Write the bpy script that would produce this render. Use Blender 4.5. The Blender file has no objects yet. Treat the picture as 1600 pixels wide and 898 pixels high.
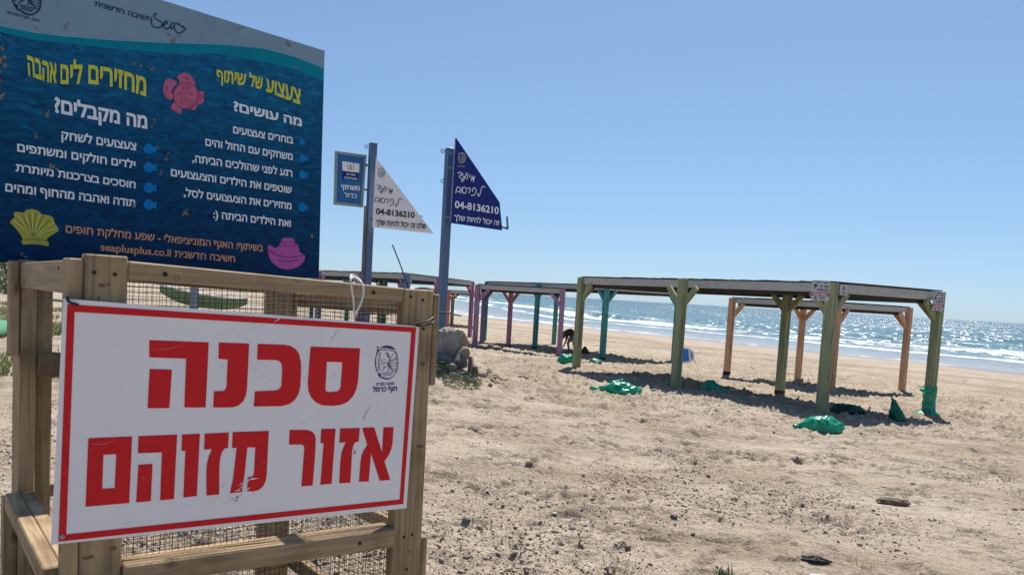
import bpy, bmesh, math, random
import numpy as np
from mathutils import Vector, Matrix, Euler
from mathutils.geometry import tessellate_polygon
from mathutils import noise as mnoise

random.seed(7)
S = bpy.context.scene
COL = S.collection

# ------------------------------------------------------------------ camera
F, CX, CY = 1155.0, 800.0, 539.0          # focal length / principal point, in photo pixels (1600 wide)
PITCH, ROLL, H = math.radians(-3.96), 0.0575, 1.55
cam = bpy.data.cameras.new('camera')
cam.sensor_width = 36.0
cam.lens = F / 1600 * 36.0
cam.shift_y = (CY - 449.0) / 1600
cam.clip_start, cam.clip_end = 0.05, 20000
camo = bpy.data.objects.new('camera', cam)
COL.objects.link(camo)
camo.location = (0, 0, H)
camo.rotation_euler = (Matrix.Rotation(math.pi / 2 + PITCH, 3, 'X') @ Matrix.Rotation(ROLL, 3, 'Z')).to_euler()
S.camera = camo

# ------------------------------------------------------------------ sky + sun
SUN_EL, SUN_AZ = math.radians(56), math.radians(19)
W = bpy.data.worlds.new('World')
S.world = W
W.use_nodes = True
nt = W.node_tree
bg = nt.nodes['Background']
sky = nt.nodes.new('ShaderNodeTexSky')
sky.sky_type = 'NISHITA'
sky.sun_disc = False
sky.sun_elevation = SUN_EL
sky.sun_rotation = SUN_AZ
sky.altitude = 0
sky.air_density = 0.8
sky.dust_density = 0.3
sky.ozone_density = 6.0
# hazy summer sky: compress the range between zenith and horizon, as the camera's tone curve does
gm = nt.nodes.new('ShaderNodeGamma'); gm.inputs[1].default_value = 0.57
tn = nt.nodes.new('ShaderNodeMixRGB'); tn.blend_type = 'MULTIPLY'; tn.inputs[0].default_value = 1.0
tn.inputs[2].default_value = (1.25, 1.56, 1.85, 1)
nt.links.new(sky.outputs[0], gm.inputs[0]); nt.links.new(gm.outputs[0], tn.inputs[1])
nt.links.new(tn.outputs[0], bg.inputs[0])
bg.inputs[1].default_value = 0.10
sun = bpy.data.lights.new('sun', 'SUN')
sun.energy = 5.0
sun.angle = math.radians(0.5)
sun.color = (1.0, 0.955, 0.88)
suno = bpy.data.objects.new('sun', sun)
COL.objects.link(suno)
SD = Vector((math.sin(SUN_AZ) * math.cos(SUN_EL), math.cos(SUN_AZ) * math.cos(SUN_EL), math.sin(SUN_EL)))
suno.rotation_euler = SD.to_track_quat('Z', 'Y').to_euler()
suno.location = (0, 0, 30)
S.view_settings.view_transform = 'Standard'
S.view_settings.look = 'None'
S.view_settings.gamma = 1.0
S.view_settings.exposure = 0.55
S.view_settings.use_curve_mapping = False
S.cycles.use_denoising = True
S.cycles.max_bounces = 6
S.cycles.transparent_max_bounces = 12

# ------------------------------------------------------------------ pixel -> world
def ray(px, py):
    u, v = px - CX, py - CY
    c, s = math.cos(ROLL), math.sin(ROLL)
    x, y = c * u + s * v, -s * u + c * v
    return Vector((x, F * math.cos(PITCH) + y * math.sin(PITCH), F * math.sin(PITCH) - y * math.cos(PITCH)))

def at(px, py, Y):
    r = ray(px, py); r = r * (Y / r.y)
    return Vector((r.x, Y, H + r.z))

# ------------------------------------------------------------------ terrain
_T = np.random.default_rng(3).random((256, 256))
def vnoise(x, y, off=0):
    x = np.asarray(x, float) + off * 17.31; y = np.asarray(y, float) + off * 9.77
    xi = np.floor(x).astype(int); yi = np.floor(y).astype(int)
    fx = x - xi; fy = y - yi
    fx = fx * fx * (3 - 2 * fx); fy = fy * fy * (3 - 2 * fy)
    a = _T[xi & 255, yi & 255]; b = _T[(xi + 1) & 255, yi & 255]
    c = _T[xi & 255, (yi + 1) & 255]; d = _T[(xi + 1) & 255, (yi + 1) & 255]
    return (a * (1 - fx) + b * fx) * (1 - fy) + (c * (1 - fx) + d * fx) * fy - 0.5

def shore(X, Y):
    d1 = 0.79 * X + 0.61 * Y - 47.0
    d2 = (X + 6.3 + 0.17 * (Y - 88)) * 0.985
    return np.minimum(d1, d2)

def gbase(X, Y):
    X = np.asarray(X, float); Y = np.asarray(Y, float)
    D = shore(X, Y)
    z = np.interp(D, [-400, -97, -47, -43, -34, -30.5, -24, 0, 14, 43, 400],
                  [2.0, 0.6, 0, 0, -.3, -.43, -.6, -1.15, -1.9, -2.6, -8])
    # the mound that carries the sign posts and the concrete block
    z = z + 0.62 * np.exp(-(((X + 2.2) / 1.9) ** 2 + ((Y - 13.4) / 2.0) ** 2))
    z = z + 0.5 * np.exp(-(((X + 6.5) / 3.2) ** 2 + ((Y - 17) / 4.0) ** 2))
    # far dunes, inland
    far = np.clip((Y - 55) / 60, 0, 1) * np.clip((-D - 22) / 40, 0, 1)
    z = z + far * (2.2 + 5 * vnoise(X / 23, Y / 31, 5))
    return z

def gz(x, y):
    return float(gbase(x, y))

def G(px, py):
    r = ray(px, py); r = r / r.y
    t, q = 1.0, None
    while t < 400:
        q = Vector((r.x * t, t, H + r.z * t))
        if q.z < gz(q.x, q.y): break
        t *= 1.003
    return Vector((q.x, q.y, gz(q.x, q.y)))

# ------------------------------------------------------------------ materials
def new_mat(name):
    m = bpy.data.materials.new(name); m.use_nodes = True
    return m, m.node_tree, m.node_tree.nodes['Principled BSDF']

def N(t, kind, **kw):
    n = t.nodes.new(kind)
    for k, v in kw.items():
        setattr(n, k, v)
    return n

def ramp(t, stops):
    r = N(t, 'ShaderNodeValToRGB')
    e = r.color_ramp.elements
    while len(e) < len(stops): e.new(0.5)
    for i, (p, c) in enumerate(stops):
        e[i].position = p
        e[i].color = (*c, 1) if len(c) == 3 else c
    return r

def mat(name, c1, c2=None, scale=6.0, rough=0.7, bump=0.0, bscale=None, spec=0.5, stretch=(1, 1, 1), metal=0.0, detail=6):
    m, t, b = new_mat(name)
    b.inputs['Roughness'].default_value = rough
    b.inputs['Metallic'].default_value = metal
    b.inputs['Specular IOR Level'].default_value = spec
    c2 = c2 or tuple(c * 0.78 for c in c1)
    tc = N(t, 'ShaderNodeTexCoord'); mp = N(t, 'ShaderNodeMapping')
    mp.inputs['Scale'].default_value = stretch
    t.links.new(tc.outputs['Object'], mp.inputs[0])
    n = N(t, 'ShaderNodeTexNoise'); n.inputs['Scale'].default_value = scale; n.inputs['Detail'].default_value = detail
    n.inputs['Roughness'].default_value = 0.65
    t.links.new(mp.outputs[0], n.inputs['Vector'])
    r = ramp(t, [(0.32, c2), (0.68, c1)])
    t.links.new(n.outputs[0], r.inputs[0]); t.links.new(r.outputs[0], b.inputs['Base Color'])
    if bump:
        n2 = N(t, 'ShaderNodeTexNoise'); n2.inputs['Scale'].default_value = bscale or scale * 4; n2.inputs['Detail'].default_value = 5
        t.links.new(mp.outputs[0], n2.inputs['Vector'])
        bp = N(t, 'ShaderNodeBump'); bp.inputs['Strength'].default_value = bump; bp.inputs['Distance'].default_value = 0.01
        t.links.new(n2.outputs[0], bp.inputs['Height']); t.links.new(bp.outputs[0], b.inputs['Normal'])
    return m

def flat(name, c, rough=0.5, spec=0.4, metal=0.0):
    m, t, b = new_mat(name)
    b.inputs['Base Color'].default_value = (*c, 1)
    b.inputs['Roughness'].default_value = rough
    b.inputs['Specular IOR Level'].default_value = spec
    b.inputs['Metallic'].default_value = metal
    return m

def wood(name, axis, light=(0.44, 0.308, 0.168), dark=(0.225, 0.155, 0.088), k=1.0):
    """weathered pine: long grain along the given local axis, knots, stains"""
    m, t, b = new_mat(name)
    b.inputs['Roughness'].default_value = 0.72
    b.inputs['Specular IOR Level'].default_value = 0.3
    tc = N(t, 'ShaderNodeTexCoord')
    oi = N(t, 'ShaderNodeObjectInfo')
    ad = N(t, 'ShaderNodeVectorMath', operation='ADD')
    sc0 = N(t, 'ShaderNodeVectorMath', operation='SCALE'); sc0.inputs['Scale'].default_value = 9.0
    cm = N(t, 'ShaderNodeCombineXYZ')
    for i in range(3): t.links.new(oi.outputs['Random'], cm.inputs[i])
    t.links.new(cm.outputs[0], sc0.inputs[0])
    t.links.new(tc.outputs['Object'], ad.inputs[0]); t.links.new(sc0.outputs[0], ad.inputs[1])
    st = [34 * k, 34 * k, 34 * k]; st[axis] = 1.3 * k
    mp = N(t, 'ShaderNodeMapping'); mp.inputs['Scale'].default_value = st
    t.links.new(ad.outputs[0], mp.inputs[0])
    n = N(t, 'ShaderNodeTexNoise'); n.inputs['Scale'].default_value = 2.0; n.inputs['Detail'].default_value = 8; n.inputs['Distortion'].default_value = 0.6
    t.links.new(mp.outputs[0], n.inputs['Vector'])
    r = ramp(t, [(0.30, dark), (0.52, tuple((a + 2 * c) / 3 for a, c in zip(dark, light))), (0.72, light)])
    t.links.new(n.outputs[0], r.inputs[0])
    # big weather stains
    n2 = N(t, 'ShaderNodeTexNoise'); n2.inputs['Scale'].default_value = 5.5; n2.inputs['Detail'].default_value = 7
    t.links.new(ad.outputs[0], n2.inputs['Vector'])
    r2 = ramp(t, [(0.30, (0.50, 0.47, 0.45)), (0.55, (1, 1, 1))])
    t.links.new(n2.outputs[0], r2.inputs[0])
    mx = N(t, 'ShaderNodeMixRGB', blend_type='MULTIPLY'); mx.inputs[0].default_value = 0.9
    t.links.new(r.outputs[0], mx.inputs[1]); t.links.new(r2.outputs[0], mx.inputs[2])
    # knots
    st2 = [5 * k, 5 * k, 5 * k]; st2[axis] = 2.6 * k
    mp2 = N(t, 'ShaderNodeMapping'); mp2.inputs['Scale'].default_value = st2
    t.links.new(ad.outputs[0], mp2.inputs[0])
    vo = N(t, 'ShaderNodeTexVoronoi'); vo.inputs['Scale'].default_value = 1.5
    t.links.new(mp2.outputs[0], vo.inputs['Vector'])
    r3 = ramp(t, [(0.07, (0.22, 0.16, 0.12)), (0.13, (1, 1, 1))])
    t.links.new(vo.outputs['Distance'], r3.inputs[0])
    mx2 = N(t, 'ShaderNodeMixRGB', blend_type='MULTIPLY'); mx2.inputs[0].default_value = 0.8
    t.links.new(mx.outputs[0], mx2.inputs[1]); t.links.new(r3.outputs[0], mx2.inputs[2])
    t.links.new(mx2.outputs[0], b.inputs['Base Color'])
    bp = N(t, 'ShaderNodeBump'); bp.inputs['Strength'].default_value = 0.35; bp.inputs['Distance'].default_value = 0.003
    t.links.new(n.outputs[0], bp.inputs['Height']); t.links.new(bp.outputs[0], b.inputs['Normal'])
    return m

def painted(name, c, wear=(0.33, 0.27, 0.19)):
    """paint on sawn timber, chipped and faded"""
    m, t, b = new_mat(name)
    b.inputs['Roughness'].default_value = 0.65
    b.inputs['Specular IOR Level'].default_value = 0.3
    tc = N(t, 'ShaderNodeTexCoord')
    mp = N(t, 'ShaderNodeMapping'); mp.inputs['Scale'].default_value = (9, 9, 0.9)
    t.links.new(tc.outputs['Object'], mp.inputs[0])
    n = N(t, 'ShaderNodeTexNoise'); n.inputs['Scale'].default_value = 2.2; n.inputs['Detail'].default_value = 6
    t.links.new(mp.outputs[0], n.inputs['Vector'])
    r = ramp(t, [(0.3, tuple(x * 0.72 for x in c)), (0.7, tuple(min(1, x * 1.12) for x in c))])
    t.links.new(n.outputs[0], r.inputs[0])
    n2 = N(t, 'ShaderNodeTexNoise'); n2.inputs['Scale'].default_value = 3.4; n2.inputs['Detail'].default_value = 9; n2.inputs['Roughness'].default_value = 0.72
    t.links.new(tc.outputs['Object'], n2.inputs['Vector'])
    r2 = ramp(t, [(0.66, (0, 0, 0)), (0.72, (1, 1, 1))])
    t.links.new(n2.outputs[0], r2.inputs[0])
    mx = N(t, 'ShaderNodeMixRGB'); mx.inputs[2].default_value = (*wear, 1)
    t.links.new(r2.outputs[0], mx.inputs[0]); t.links.new(r.outputs[0], mx.inputs[1])
    t.links.new(mx.outputs[0], b.inputs['Base Color'])
    bp = N(t, 'ShaderNodeBump'); bp.inputs['Strength'].default_value = 0.3; bp.inputs['Distance'].default_value = 0.006
    t.links.new(n.outputs[0], bp.inputs['Height']); t.links.new(bp.outputs[0], b.inputs['Normal'])
    return m

def sand_mat():
    m, t, b = new_mat('sand')
    tc = N(t, 'ShaderNodeTexCoord')
    P = tc.outputs['Object']
    def noise(scale, detail=5, rough=0.6, vec=P):
        n = N(t, 'ShaderNodeTexNoise'); n.inputs['Scale'].default_value = scale
        n.inputs['Detail'].default_value = detail; n.inputs['Roughness'].default_value = rough
        t.links.new(vec, n.inputs['Vector']); return n.outputs[0]
    big = noise(0.35, 5)
    c = ramp(t, [(0.3, (0.38, 0.308, 0.232)), (0.5, (0.43, 0.355, 0.274)), (0.7, (0.475, 0.40, 0.314))])
    t.links.new(big, c.inputs[0])
    # grains and small dark bits
    fine = noise(42, 8, 0.75)
    c2 = ramp(t, [(0.34, (0.34, 0.29, 0.25)), (0.47, (0.92, 0.9, 0.88)), (0.62, (1.08, 1.08, 1.08))])
    t.links.new(fine, c2.inputs[0])
    mx = N(t, 'ShaderNodeMixRGB', blend_type='MULTIPLY'); mx.inputs[0].default_value = 0.85
    t.links.new(c.outputs[0], mx.inputs[1]); t.links.new(c2.outputs[0], mx.inputs[2])
    # patches of humus / weed crumbs
    pat = noise(1.1, 7, 0.7)
    spk = noise(17, 6, 0.8)
    ml = N(t, 'ShaderNodeMath', operation='MULTIPLY'); t.links.new(pat, ml.inputs[0]); t.links.new(spk, ml.inputs[1])
    rm = ramp(t, [(0.262, (0, 0, 0)), (0.32, (1, 1, 1))])
    t.links.new(ml.outputs[0], rm.inputs[0])
    mx3 = N(t, 'ShaderNodeMixRGB'); mx3.inputs[2].default_value = (0.15, 0.115, 0.085, 1)
    sc = N(t, 'ShaderNodeMath', operation='MULTIPLY'); sc.inputs[1].default_value = 0.75
    t.links.new(rm.outputs[0], sc.inputs[0])
    mpp = N(t, 'ShaderNodeMapping'); mpp.inputs['Scale'].default_value = (0.55, 1.5, 1)
    t.links.new(P, mpp.inputs[0])
    dirt = noise(0.8, 8, 0.72, mpp.outputs[0])
    rd = ramp(t, [(0.46, (1, 1, 1)), (0.56, (0.80, 0.77, 0.73)), (0.66, (0.58, 0.53, 0.48))])
    t.links.new(dirt, rd.inputs[0])
    mxd = N(t, 'ShaderNodeMixRGB', blend_type='MULTIPLY'); mxd.inputs[0].default_value = 0.85
    t.links.new(mx.outputs[0], mxd.inputs[1]); t.links.new(rd.outputs[0], mxd.inputs[2])
    mx = mxd
    # fewer crumbs towards the sea
    at_ = N(t, 'ShaderNodeAttribute'); at_.attribute_name = 'shore'
    mr = N(t, 'ShaderNodeMapRange'); mr.inputs[1].default_value = -34; mr.inputs[2].default_value = -27
    mr.inputs[3].default_value = 1; mr.inputs[4].default_value = 0.25
    t.links.new(at_.outputs['Fac'], mr.inputs[0])
    sc2 = N(t, 'ShaderNodeMath', operation='MULTIPLY')
    t.links.new(sc.outputs[0], sc2.inputs[0]); t.links.new(mr.outputs[0], sc2.inputs[1])
    t.links.new(sc2.outputs[0], mx3.inputs[0]); t.links.new(mx.outputs[0], mx3.inputs[1])
    # wrack lines and wet sand along the shore
    wob = noise(0.13, 4)
    wm = N(t, 'ShaderNodeMath', operation='MULTIPLY_ADD'); wm.inputs[1].default_value = 7; 
    t.links.new(wob, wm.inputs[0]); t.links.new(at_.outputs['Fac'], wm.inputs[2])
    mr2 = N(t, 'ShaderNodeMapRange'); mr2.inputs[1].default_value = -40; mr2.inputs[2].default_value = 10
    t.links.new(wm.outputs[0], mr2.inputs[0])
    wr = ramp(t, [(0.0, (0, 0, 0)), (0.46, (0, 0, 0)), (0.49, (0.5, 0.5, 0.5)), (0.52, (0.05, 0.05, 0.05)), (0.57, (0.05, 0.05, 0.05)),
                  (0.60, (0.55, 0.55, 0.55)), (0.64, (0.08, 0.08, 0.08)), (0.70, (0.1, 0.1, 0.1)), (0.78, (0.55, 0.55, 0.55)), (0.84, (1, 1, 1))])
    t.links.new(mr2.outputs[0], wr.inputs[0])
    mx4 = N(t, 'ShaderNodeMixRGB'); mx4.inputs[2].default_value = (0.20, 0.145, 0.10, 1)
    t.links.new(wr.outputs[0], mx4.inputs[0]); t.links.new(mx3.outputs[0], mx4.inputs[1])
    t.links.new(mx4.outputs[0], b.inputs['Base Color'])
    rr = ramp(t, [(0.72, (0.95, 0.95, 0.95)), (0.84, (0.22, 0.22, 0.22))])
    t.links.new(mr2.outputs[0], rr.inputs[0]); t.links.new(rr.outputs[0], b.inputs['Roughness'])
    b.inputs['Specular IOR Level'].default_value = 0.25
    # relief
    f1 = noise(9, 6, 0.7); f2 = noise(60, 4, 0.7); f3 = noise(2.2, 5, 0.6)
    a1 = N(t, 'ShaderNodeMath', operation='MULTIPLY_ADD'); a1.inputs[1].default_value = 0.22
    t.links.new(f2, a1.inputs[0]); t.links.new(f1, a1.inputs[2])
    a2 = N(t, 'ShaderNodeMath', operation='MULTIPLY_ADD'); a2.inputs[1].default_value = 1.6
    t.links.new(f3, a2.inputs[0]); t.links.new(a1.outputs[0], a2.inputs[2])
    mr3 = N(t, 'ShaderNodeMapRange'); mr3.inputs[1].default_value = -16; mr3.inputs[2].default_value = -4
    mr3.inputs[3].default_value = 1.0; mr3.inputs[4].default_value = 0.03
    t.links.new(at_.outputs['Fac'], mr3.inputs[0])
    bp = N(t, 'ShaderNodeBump'); bp.inputs['Distance'].default_value = 0.055
    t.links.new(mr3.outputs[0], bp.inputs['Strength'])
    t.links.new(a2.outputs[0], bp.inputs['Height']); t.links.new(bp.outputs[0], b.inputs['Normal'])
    return m

def sea_mat():
    m, t, b = new_mat('sea_water')
    geo = N(t, 'ShaderNodeNewGeometry')
    P = geo.outputs['Position']
    at_ = N(t, 'ShaderNodeAttribute'); at_.attribute_name = 'shore'
    D = at_.outputs['Fac']
    def mapped(sc, rot=0.657):
        mp = N(t, 'ShaderNodeMapping'); mp.inputs['Rotation'].default_value = (0, 0, -rot); mp.inputs['Scale'].default_value = sc
        t.links.new(P, mp.inputs[0]); return mp.outputs[0]
    def noise(vec, scale, detail=4, rough=0.6, out=0):
        n = N(t, 'ShaderNodeTexNoise'); n.inputs['Scale'].default_value = scale
        n.inputs['Detail'].default_value = detail; n.inputs['Roughness'].default_value = rough
        t.links.new(vec, n.inputs['Vector']); return n.outputs[out]
    al = mapped((1, 0.35, 1))
    # wavelets: facet slopes taken straight from noise colours
    def slope(vec, scale, amp, detail=2):
        v = noise(vec, scale, detail, 0.6, 1)
        s = N(t, 'ShaderNodeVectorMath', operation='SUBTRACT'); s.inputs[1].default_value = (0.5, 0.5, 0.5)
        t.links.new(v, s.inputs[0])
        k = N(t, 'ShaderNodeVectorMath', operation='MULTIPLY'); k.inputs[1].default_value = (amp, amp, 0)
        t.links.new(s.outputs[0], k.inputs[0]); return k.outputs[0]
    def vadd(a, c):
        n = N(t, 'ShaderNodeVectorMath', operation='ADD'); t.links.new(a, n.inputs[0]); t.links.new(c, n.inputs[1]); return n.outputs[0]
    s1 = slope(al, 0.9, SEA_A1); s2 = slope(al, 3.7, SEA_A2); s3 = slope(al, 0.16, SEA_A3)
    # facets of the chop: every wavelet is a small mirror of its own
    def facets(vec, scale, amp):
        v = N(t, 'ShaderNodeTexVoronoi'); v.inputs['Scale'].default_value = scale; t.links.new(vec, v.inputs['Vector'])
        k = N(t, 'ShaderNodeVectorMath', operation='MULTIPLY_ADD'); k.inputs[1].default_value = (amp, amp, 0)
        k.inputs[2].default_value = (-amp / 2 - .79 * SEA_BIAS, -amp / 2 - .61 * SEA_BIAS, 0)
        t.links.new(v.outputs['Color'], k.inputs[0]); return k.outputs[0]
    sl = vadd(vadd(vadd(s1, s2), s3), facets(al, 2.7, SEA_FACET))
    # calmer film close to the sand
    mr = N(t, 'ShaderNodeMapRange'); mr.inputs[1].default_value = 2; mr.inputs[2].default_value = 22
    mr.inputs[3].default_value = 0.12; mr.inputs[4].default_value = 1.0
    t.links.new(D, mr.inputs[0])
    gust = noise(al, 0.03, 5, 0.6)
    mg = N(t, 'ShaderNodeMapRange'); mg.inputs[1].default_value = 0.3; mg.inputs[2].default_value = 0.7
    mg.inputs[3].default_value = 0.6; mg.inputs[4].default_value = 1.3
    t.links.new(gust, mg.inputs[0])
    mm = N(t, 'ShaderNodeMath', operation='MULTIPLY'); t.links.new(mr.outputs[0], mm.inputs[0]); t.links.new(mg.outputs[0], mm.inputs[1])
    sk = N(t, 'ShaderNodeVectorMath', operation='SCALE'); t.links.new(sl, sk.inputs[0]); t.links.new(mm.outputs[0], sk.inputs['Scale'])
    nn = N(t, 'ShaderNodeVectorMath', operation='ADD'); t.links.new(sk.outputs[0], nn.inputs[0]); t.links.new(geo.outputs['Normal'], nn.inputs[1])
    no = N(t, 'ShaderNodeVectorMath', operation='NORMALIZE'); t.links.new(nn.outputs[0], no.inputs[0])
    t.links.new(no.outputs[0], b.inputs['Normal'])
    # water body colour: turquoise-grey in the shallows, deeper outside
    mrc = N(t, 'ShaderNodeMapRange'); mrc.inputs[1].default_value = 0; mrc.inputs[2].default_value = 260
    t.links.new(D, mrc.inputs[0])
    rc = ramp(t, [(0.0, (0.30, 0.27, 0.24)), (0.05, (0.14, 0.19, 0.19)), (0.12, (0.045, 0.12, 0.13)), (0.35, (0.028, 0.09, 0.105)), (1.0, (0.022, 0.07, 0.09))])
    t.links.new(mrc.outputs[0], rc.inputs[0])
    # foam: breaker bands along the shore
    w1 = noise(mapped((1, 0.45, 1)), 0.05, 4, 0.6); w2 = noise(mapped((1, 0.5, 1)), 0.42, 4, 0.65)
    k1 = N(t, 'ShaderNodeMath', operation='MULTIPLY_ADD'); k1.inputs[1].default_value = 16
    t.links.new(w1, k1.inputs[0]); t.links.new(D, k1.inputs[2])
    k2 = N(t, 'ShaderNodeMath', operation='MULTIPLY_ADD'); k2.inputs[1].default_value = 6
    t.links.new(w2, k2.inputs[0]); t.links.new(k1.outputs[0], k2.inputs[2])
    ms = N(t, 'ShaderNodeMapRange'); ms.inputs[1].default_value = 0 + 11; ms.inputs[2].default_value = 160 + 11
    t.links.new(k2.outputs[0], ms.inputs[0])
    bands = ramp(t, [(0.0, (0.45,) * 3), (0.010, (0.2,) * 3), (0.04, (0.05,) * 3), (0.060, (0.10,) * 3), (0.075, (0.80,) * 3), (0.085, (0.20,) * 3), (0.115, (0.40,) * 3), (0.132, (1.0,) * 3),
                     (0.150, (0.30,) * 3), (0.175, (0.05,) * 3), (0.215, (0.50,) * 3), (0.230, (0.06,) * 3), (0.33, (0.04,) * 3), (0.36, (0.32,) * 3), (0.375, (0.02,) * 3), (0.60, (0.0,) * 3), (0.64, (0.28,) * 3), (0.66, (0.0,) * 3)])
    t.links.new(ms.outputs[0], bands.inputs[0])
    lace = noise(mapped((1, 0.6, 1)), 1.5, 7, 0.72)
    lace2 = noise(mapped((1, 0.3, 1)), 0.11, 3, 0.5)
    l3 = N(t, 'ShaderNodeMath', operation='MULTIPLY_ADD'); l3.inputs[1].default_value = 0.9
    t.links.new(lace2, l3.inputs[0]); t.links.new(lace, l3.inputs[2])
    add = N(t, 'ShaderNodeMath', operation='ADD'); t.links.new(bands.outputs[0], add.inputs[0]); t.links.new(l3.outputs[0], add.inputs[1])
    fm = N(t, 'ShaderNodeMapRange'); fm.inputs[1].default_value = 1.36; fm.inputs[2].default_value = 1.72
    t.links.new(add.outputs[0], fm.inputs[0])
    mixc = N(t, 'ShaderNodeMixRGB'); mixc.inputs[2].default_value = (0.80, 0.82, 0.83, 1)
    t.links.new(fm.outputs[0], mixc.inputs[0]); t.links.new(rc.outputs[0], mixc.inputs[1])
    t.links.new(mixc.outputs[0], b.inputs['Base Color'])
    rg = N(t, 'ShaderNodeMapRange'); rg.inputs[3].default_value = SEA_ROUGH; rg.inputs[4].default_value = 0.9
    t.links.new(fm.outputs[0], rg.inputs[0]); t.links.new(rg.outputs[0], b.inputs['Roughness'])
    b.inputs['IOR'].default_value = 1.33
    b.inputs['Specular IOR Level'].default_value = 0.5
    return m

SEA_A1, SEA_A2, SEA_A3, SEA_ROUGH, SEA_FACET, SEA_BIAS = 0.50, 0.35, 0.28, 0.24, 0.82, 0.04

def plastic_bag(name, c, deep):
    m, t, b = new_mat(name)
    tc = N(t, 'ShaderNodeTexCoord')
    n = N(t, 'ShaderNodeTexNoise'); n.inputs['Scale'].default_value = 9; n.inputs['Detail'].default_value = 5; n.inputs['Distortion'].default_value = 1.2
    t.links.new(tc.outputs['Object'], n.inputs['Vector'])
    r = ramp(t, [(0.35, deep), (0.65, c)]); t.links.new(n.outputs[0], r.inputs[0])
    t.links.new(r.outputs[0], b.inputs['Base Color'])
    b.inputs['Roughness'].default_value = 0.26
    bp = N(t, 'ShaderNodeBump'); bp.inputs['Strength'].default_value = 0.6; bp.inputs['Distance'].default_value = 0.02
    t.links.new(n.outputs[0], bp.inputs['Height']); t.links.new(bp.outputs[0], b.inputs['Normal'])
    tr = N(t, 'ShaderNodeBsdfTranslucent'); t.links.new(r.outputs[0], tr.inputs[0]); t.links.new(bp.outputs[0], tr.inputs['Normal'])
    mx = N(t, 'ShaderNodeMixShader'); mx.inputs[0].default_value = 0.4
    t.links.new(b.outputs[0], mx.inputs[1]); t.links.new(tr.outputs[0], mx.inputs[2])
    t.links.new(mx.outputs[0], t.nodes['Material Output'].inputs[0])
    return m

def leaf(name, c, d=None):
    m, t, b = new_mat(name)
    oi = N(t, 'ShaderNodeTexCoord')
    n = N(t, 'ShaderNodeTexNoise'); n.inputs['Scale'].default_value = 14
    t.links.new(oi.outputs['Object'], n.inputs['Vector'])
    r = ramp(t, [(0.35, d or tuple(x * 0.5 for x in c)), (0.65, c)]); t.links.new(n.outputs[0], r.inputs[0])
    t.links.new(r.outputs[0], b.inputs['Base Color']); b.inputs['Roughness'].default_value = 0.6
    tr = N(t, 'ShaderNodeBsdfTranslucent'); t.links.new(r.outputs[0], tr.inputs[0])
    mx = N(t, 'ShaderNodeMixShader'); mx.inputs[0].default_value = 0.3
    t.links.new(b.outputs[0], mx.inputs[1]); t.links.new(tr.outputs[0], mx.inputs[2])
    t.links.new(mx.outputs[0], t.nodes['Material Output'].inputs[0])
    return m

M = {}
M['wx'] = wood('pine_along_x', 0); M['wy'] = wood('pine_along_y', 1); M['wz'] = wood('pine_along_z', 2)
M['wire'] = flat('rusty_wire', (0.035, 0.026, 0.02), 0.6, 0.4, 0.3)
M['screw'] = flat('dark_screw', (0.03, 0.025, 0.022), 0.5, 0.5, 0.6)
M['sheet'] = mat('white_sheet', (0.88, 0.82, 0.80), (0.82, 0.765, 0.75), 3.0, 0.5, detail=9, spec=.3)
M['red'] = mat('sign_red', (0.68, 0.017, 0.020), (0.60, 0.013, 0.017), 7, 0.5, spec=.2)
M['navy'] = flat('navy_print', (0.02, 0.02, 0.13), 0.45)
M['white_print'] = flat('white_print', (0.78, 0.80, 0.82), 0.45)
M['yellow_print'] = flat('yellow_print', (0.62, 0.60, 0.035), 0.45)
M['orange_print'] = flat('orange_print', (0.66, 0.30, 0.16), 0.45)
M['ink'] = flat('dark_blue_ink', (0.012, 0.035, 0.11), 0.45)
M['black'] = flat('black_print', (0.02, 0.02, 0.025), 0.5)
M['scuff'] = mat('grey_scuff', (0.42, 0.40, 0.42), (0.30, 0.29, 0.31), 60, 0.7)
M['smudge'] = mat('dark_smudge', (0.14, 0.13, 0.16), (0.30, 0.29, 0.32), 80, 0.7)
M['tan'] = mat('peeled_patch', (0.27, 0.20, 0.15), (0.15, 0.12, 0.10), 60, 0.8)
M['rubber'] = flat('black_tie', (0.012, 0.012, 0.014), 0.45)
M['rope'] = mat('white_rope', (0.74, 0.72, 0.70), (0.55, 0.53, 0.5), 60, 0.8)
M['pole'] = mat('blue_grey_steel', (0.088, 0.15, 0.255), (0.066, 0.12, 0.21), 3, 0.45, spec=0.4)
M['rust_pole'] = mat('rust_streaked_steel', (0.20, 0.19, 0.19), (0.12, 0.07, 0.045), 5, 0.6, stretch=(3, 3, .4))
M['concrete'] = mat('concrete', (0.37, 0.345, 0.31), (0.19, 0.165, 0.135), 4, 0.95, 0.9, 18)
M['rock'] = mat('brown_rock', (0.34, 0.26, 0.18), (0.19, 0.14, 0.10), 8, 0.9, 0.7, 25)
M['rock_dark'] = mat('dark_grey_rock', (0.16, 0.15, 0.145), (0.075, 0.07, 0.07), 8, 0.9, 0.7, 25)
M['driftwood'] = mat('driftwood', (0.20, 0.135, 0.08), (0.09, 0.06, 0.035), 5, 0.85, 0.6, 18, stretch=(3, 3, .7))
M['black_debris'] = mat('charred_wood', (0.035, 0.03, 0.03), (0.012, 0.011, 0.011), 12, 0.8, 0.6, 40)
M['fascia'] = mat('weathered_fascia', (0.52, 0.495, 0.455), (0.37, 0.35, 0.315), 4, 0.8, 0.3, 12, stretch=(2, 2, 6))
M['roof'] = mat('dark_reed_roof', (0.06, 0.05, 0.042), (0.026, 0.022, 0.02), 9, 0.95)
M['dark_band'] = flat('dark_foot', (0.02, 0.018, 0.017), 0.8)
M['bag'] = plastic_bag('green_plastic', (0.03, 0.50, 0.30), (0.008, 0.27, 0.16))
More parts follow.
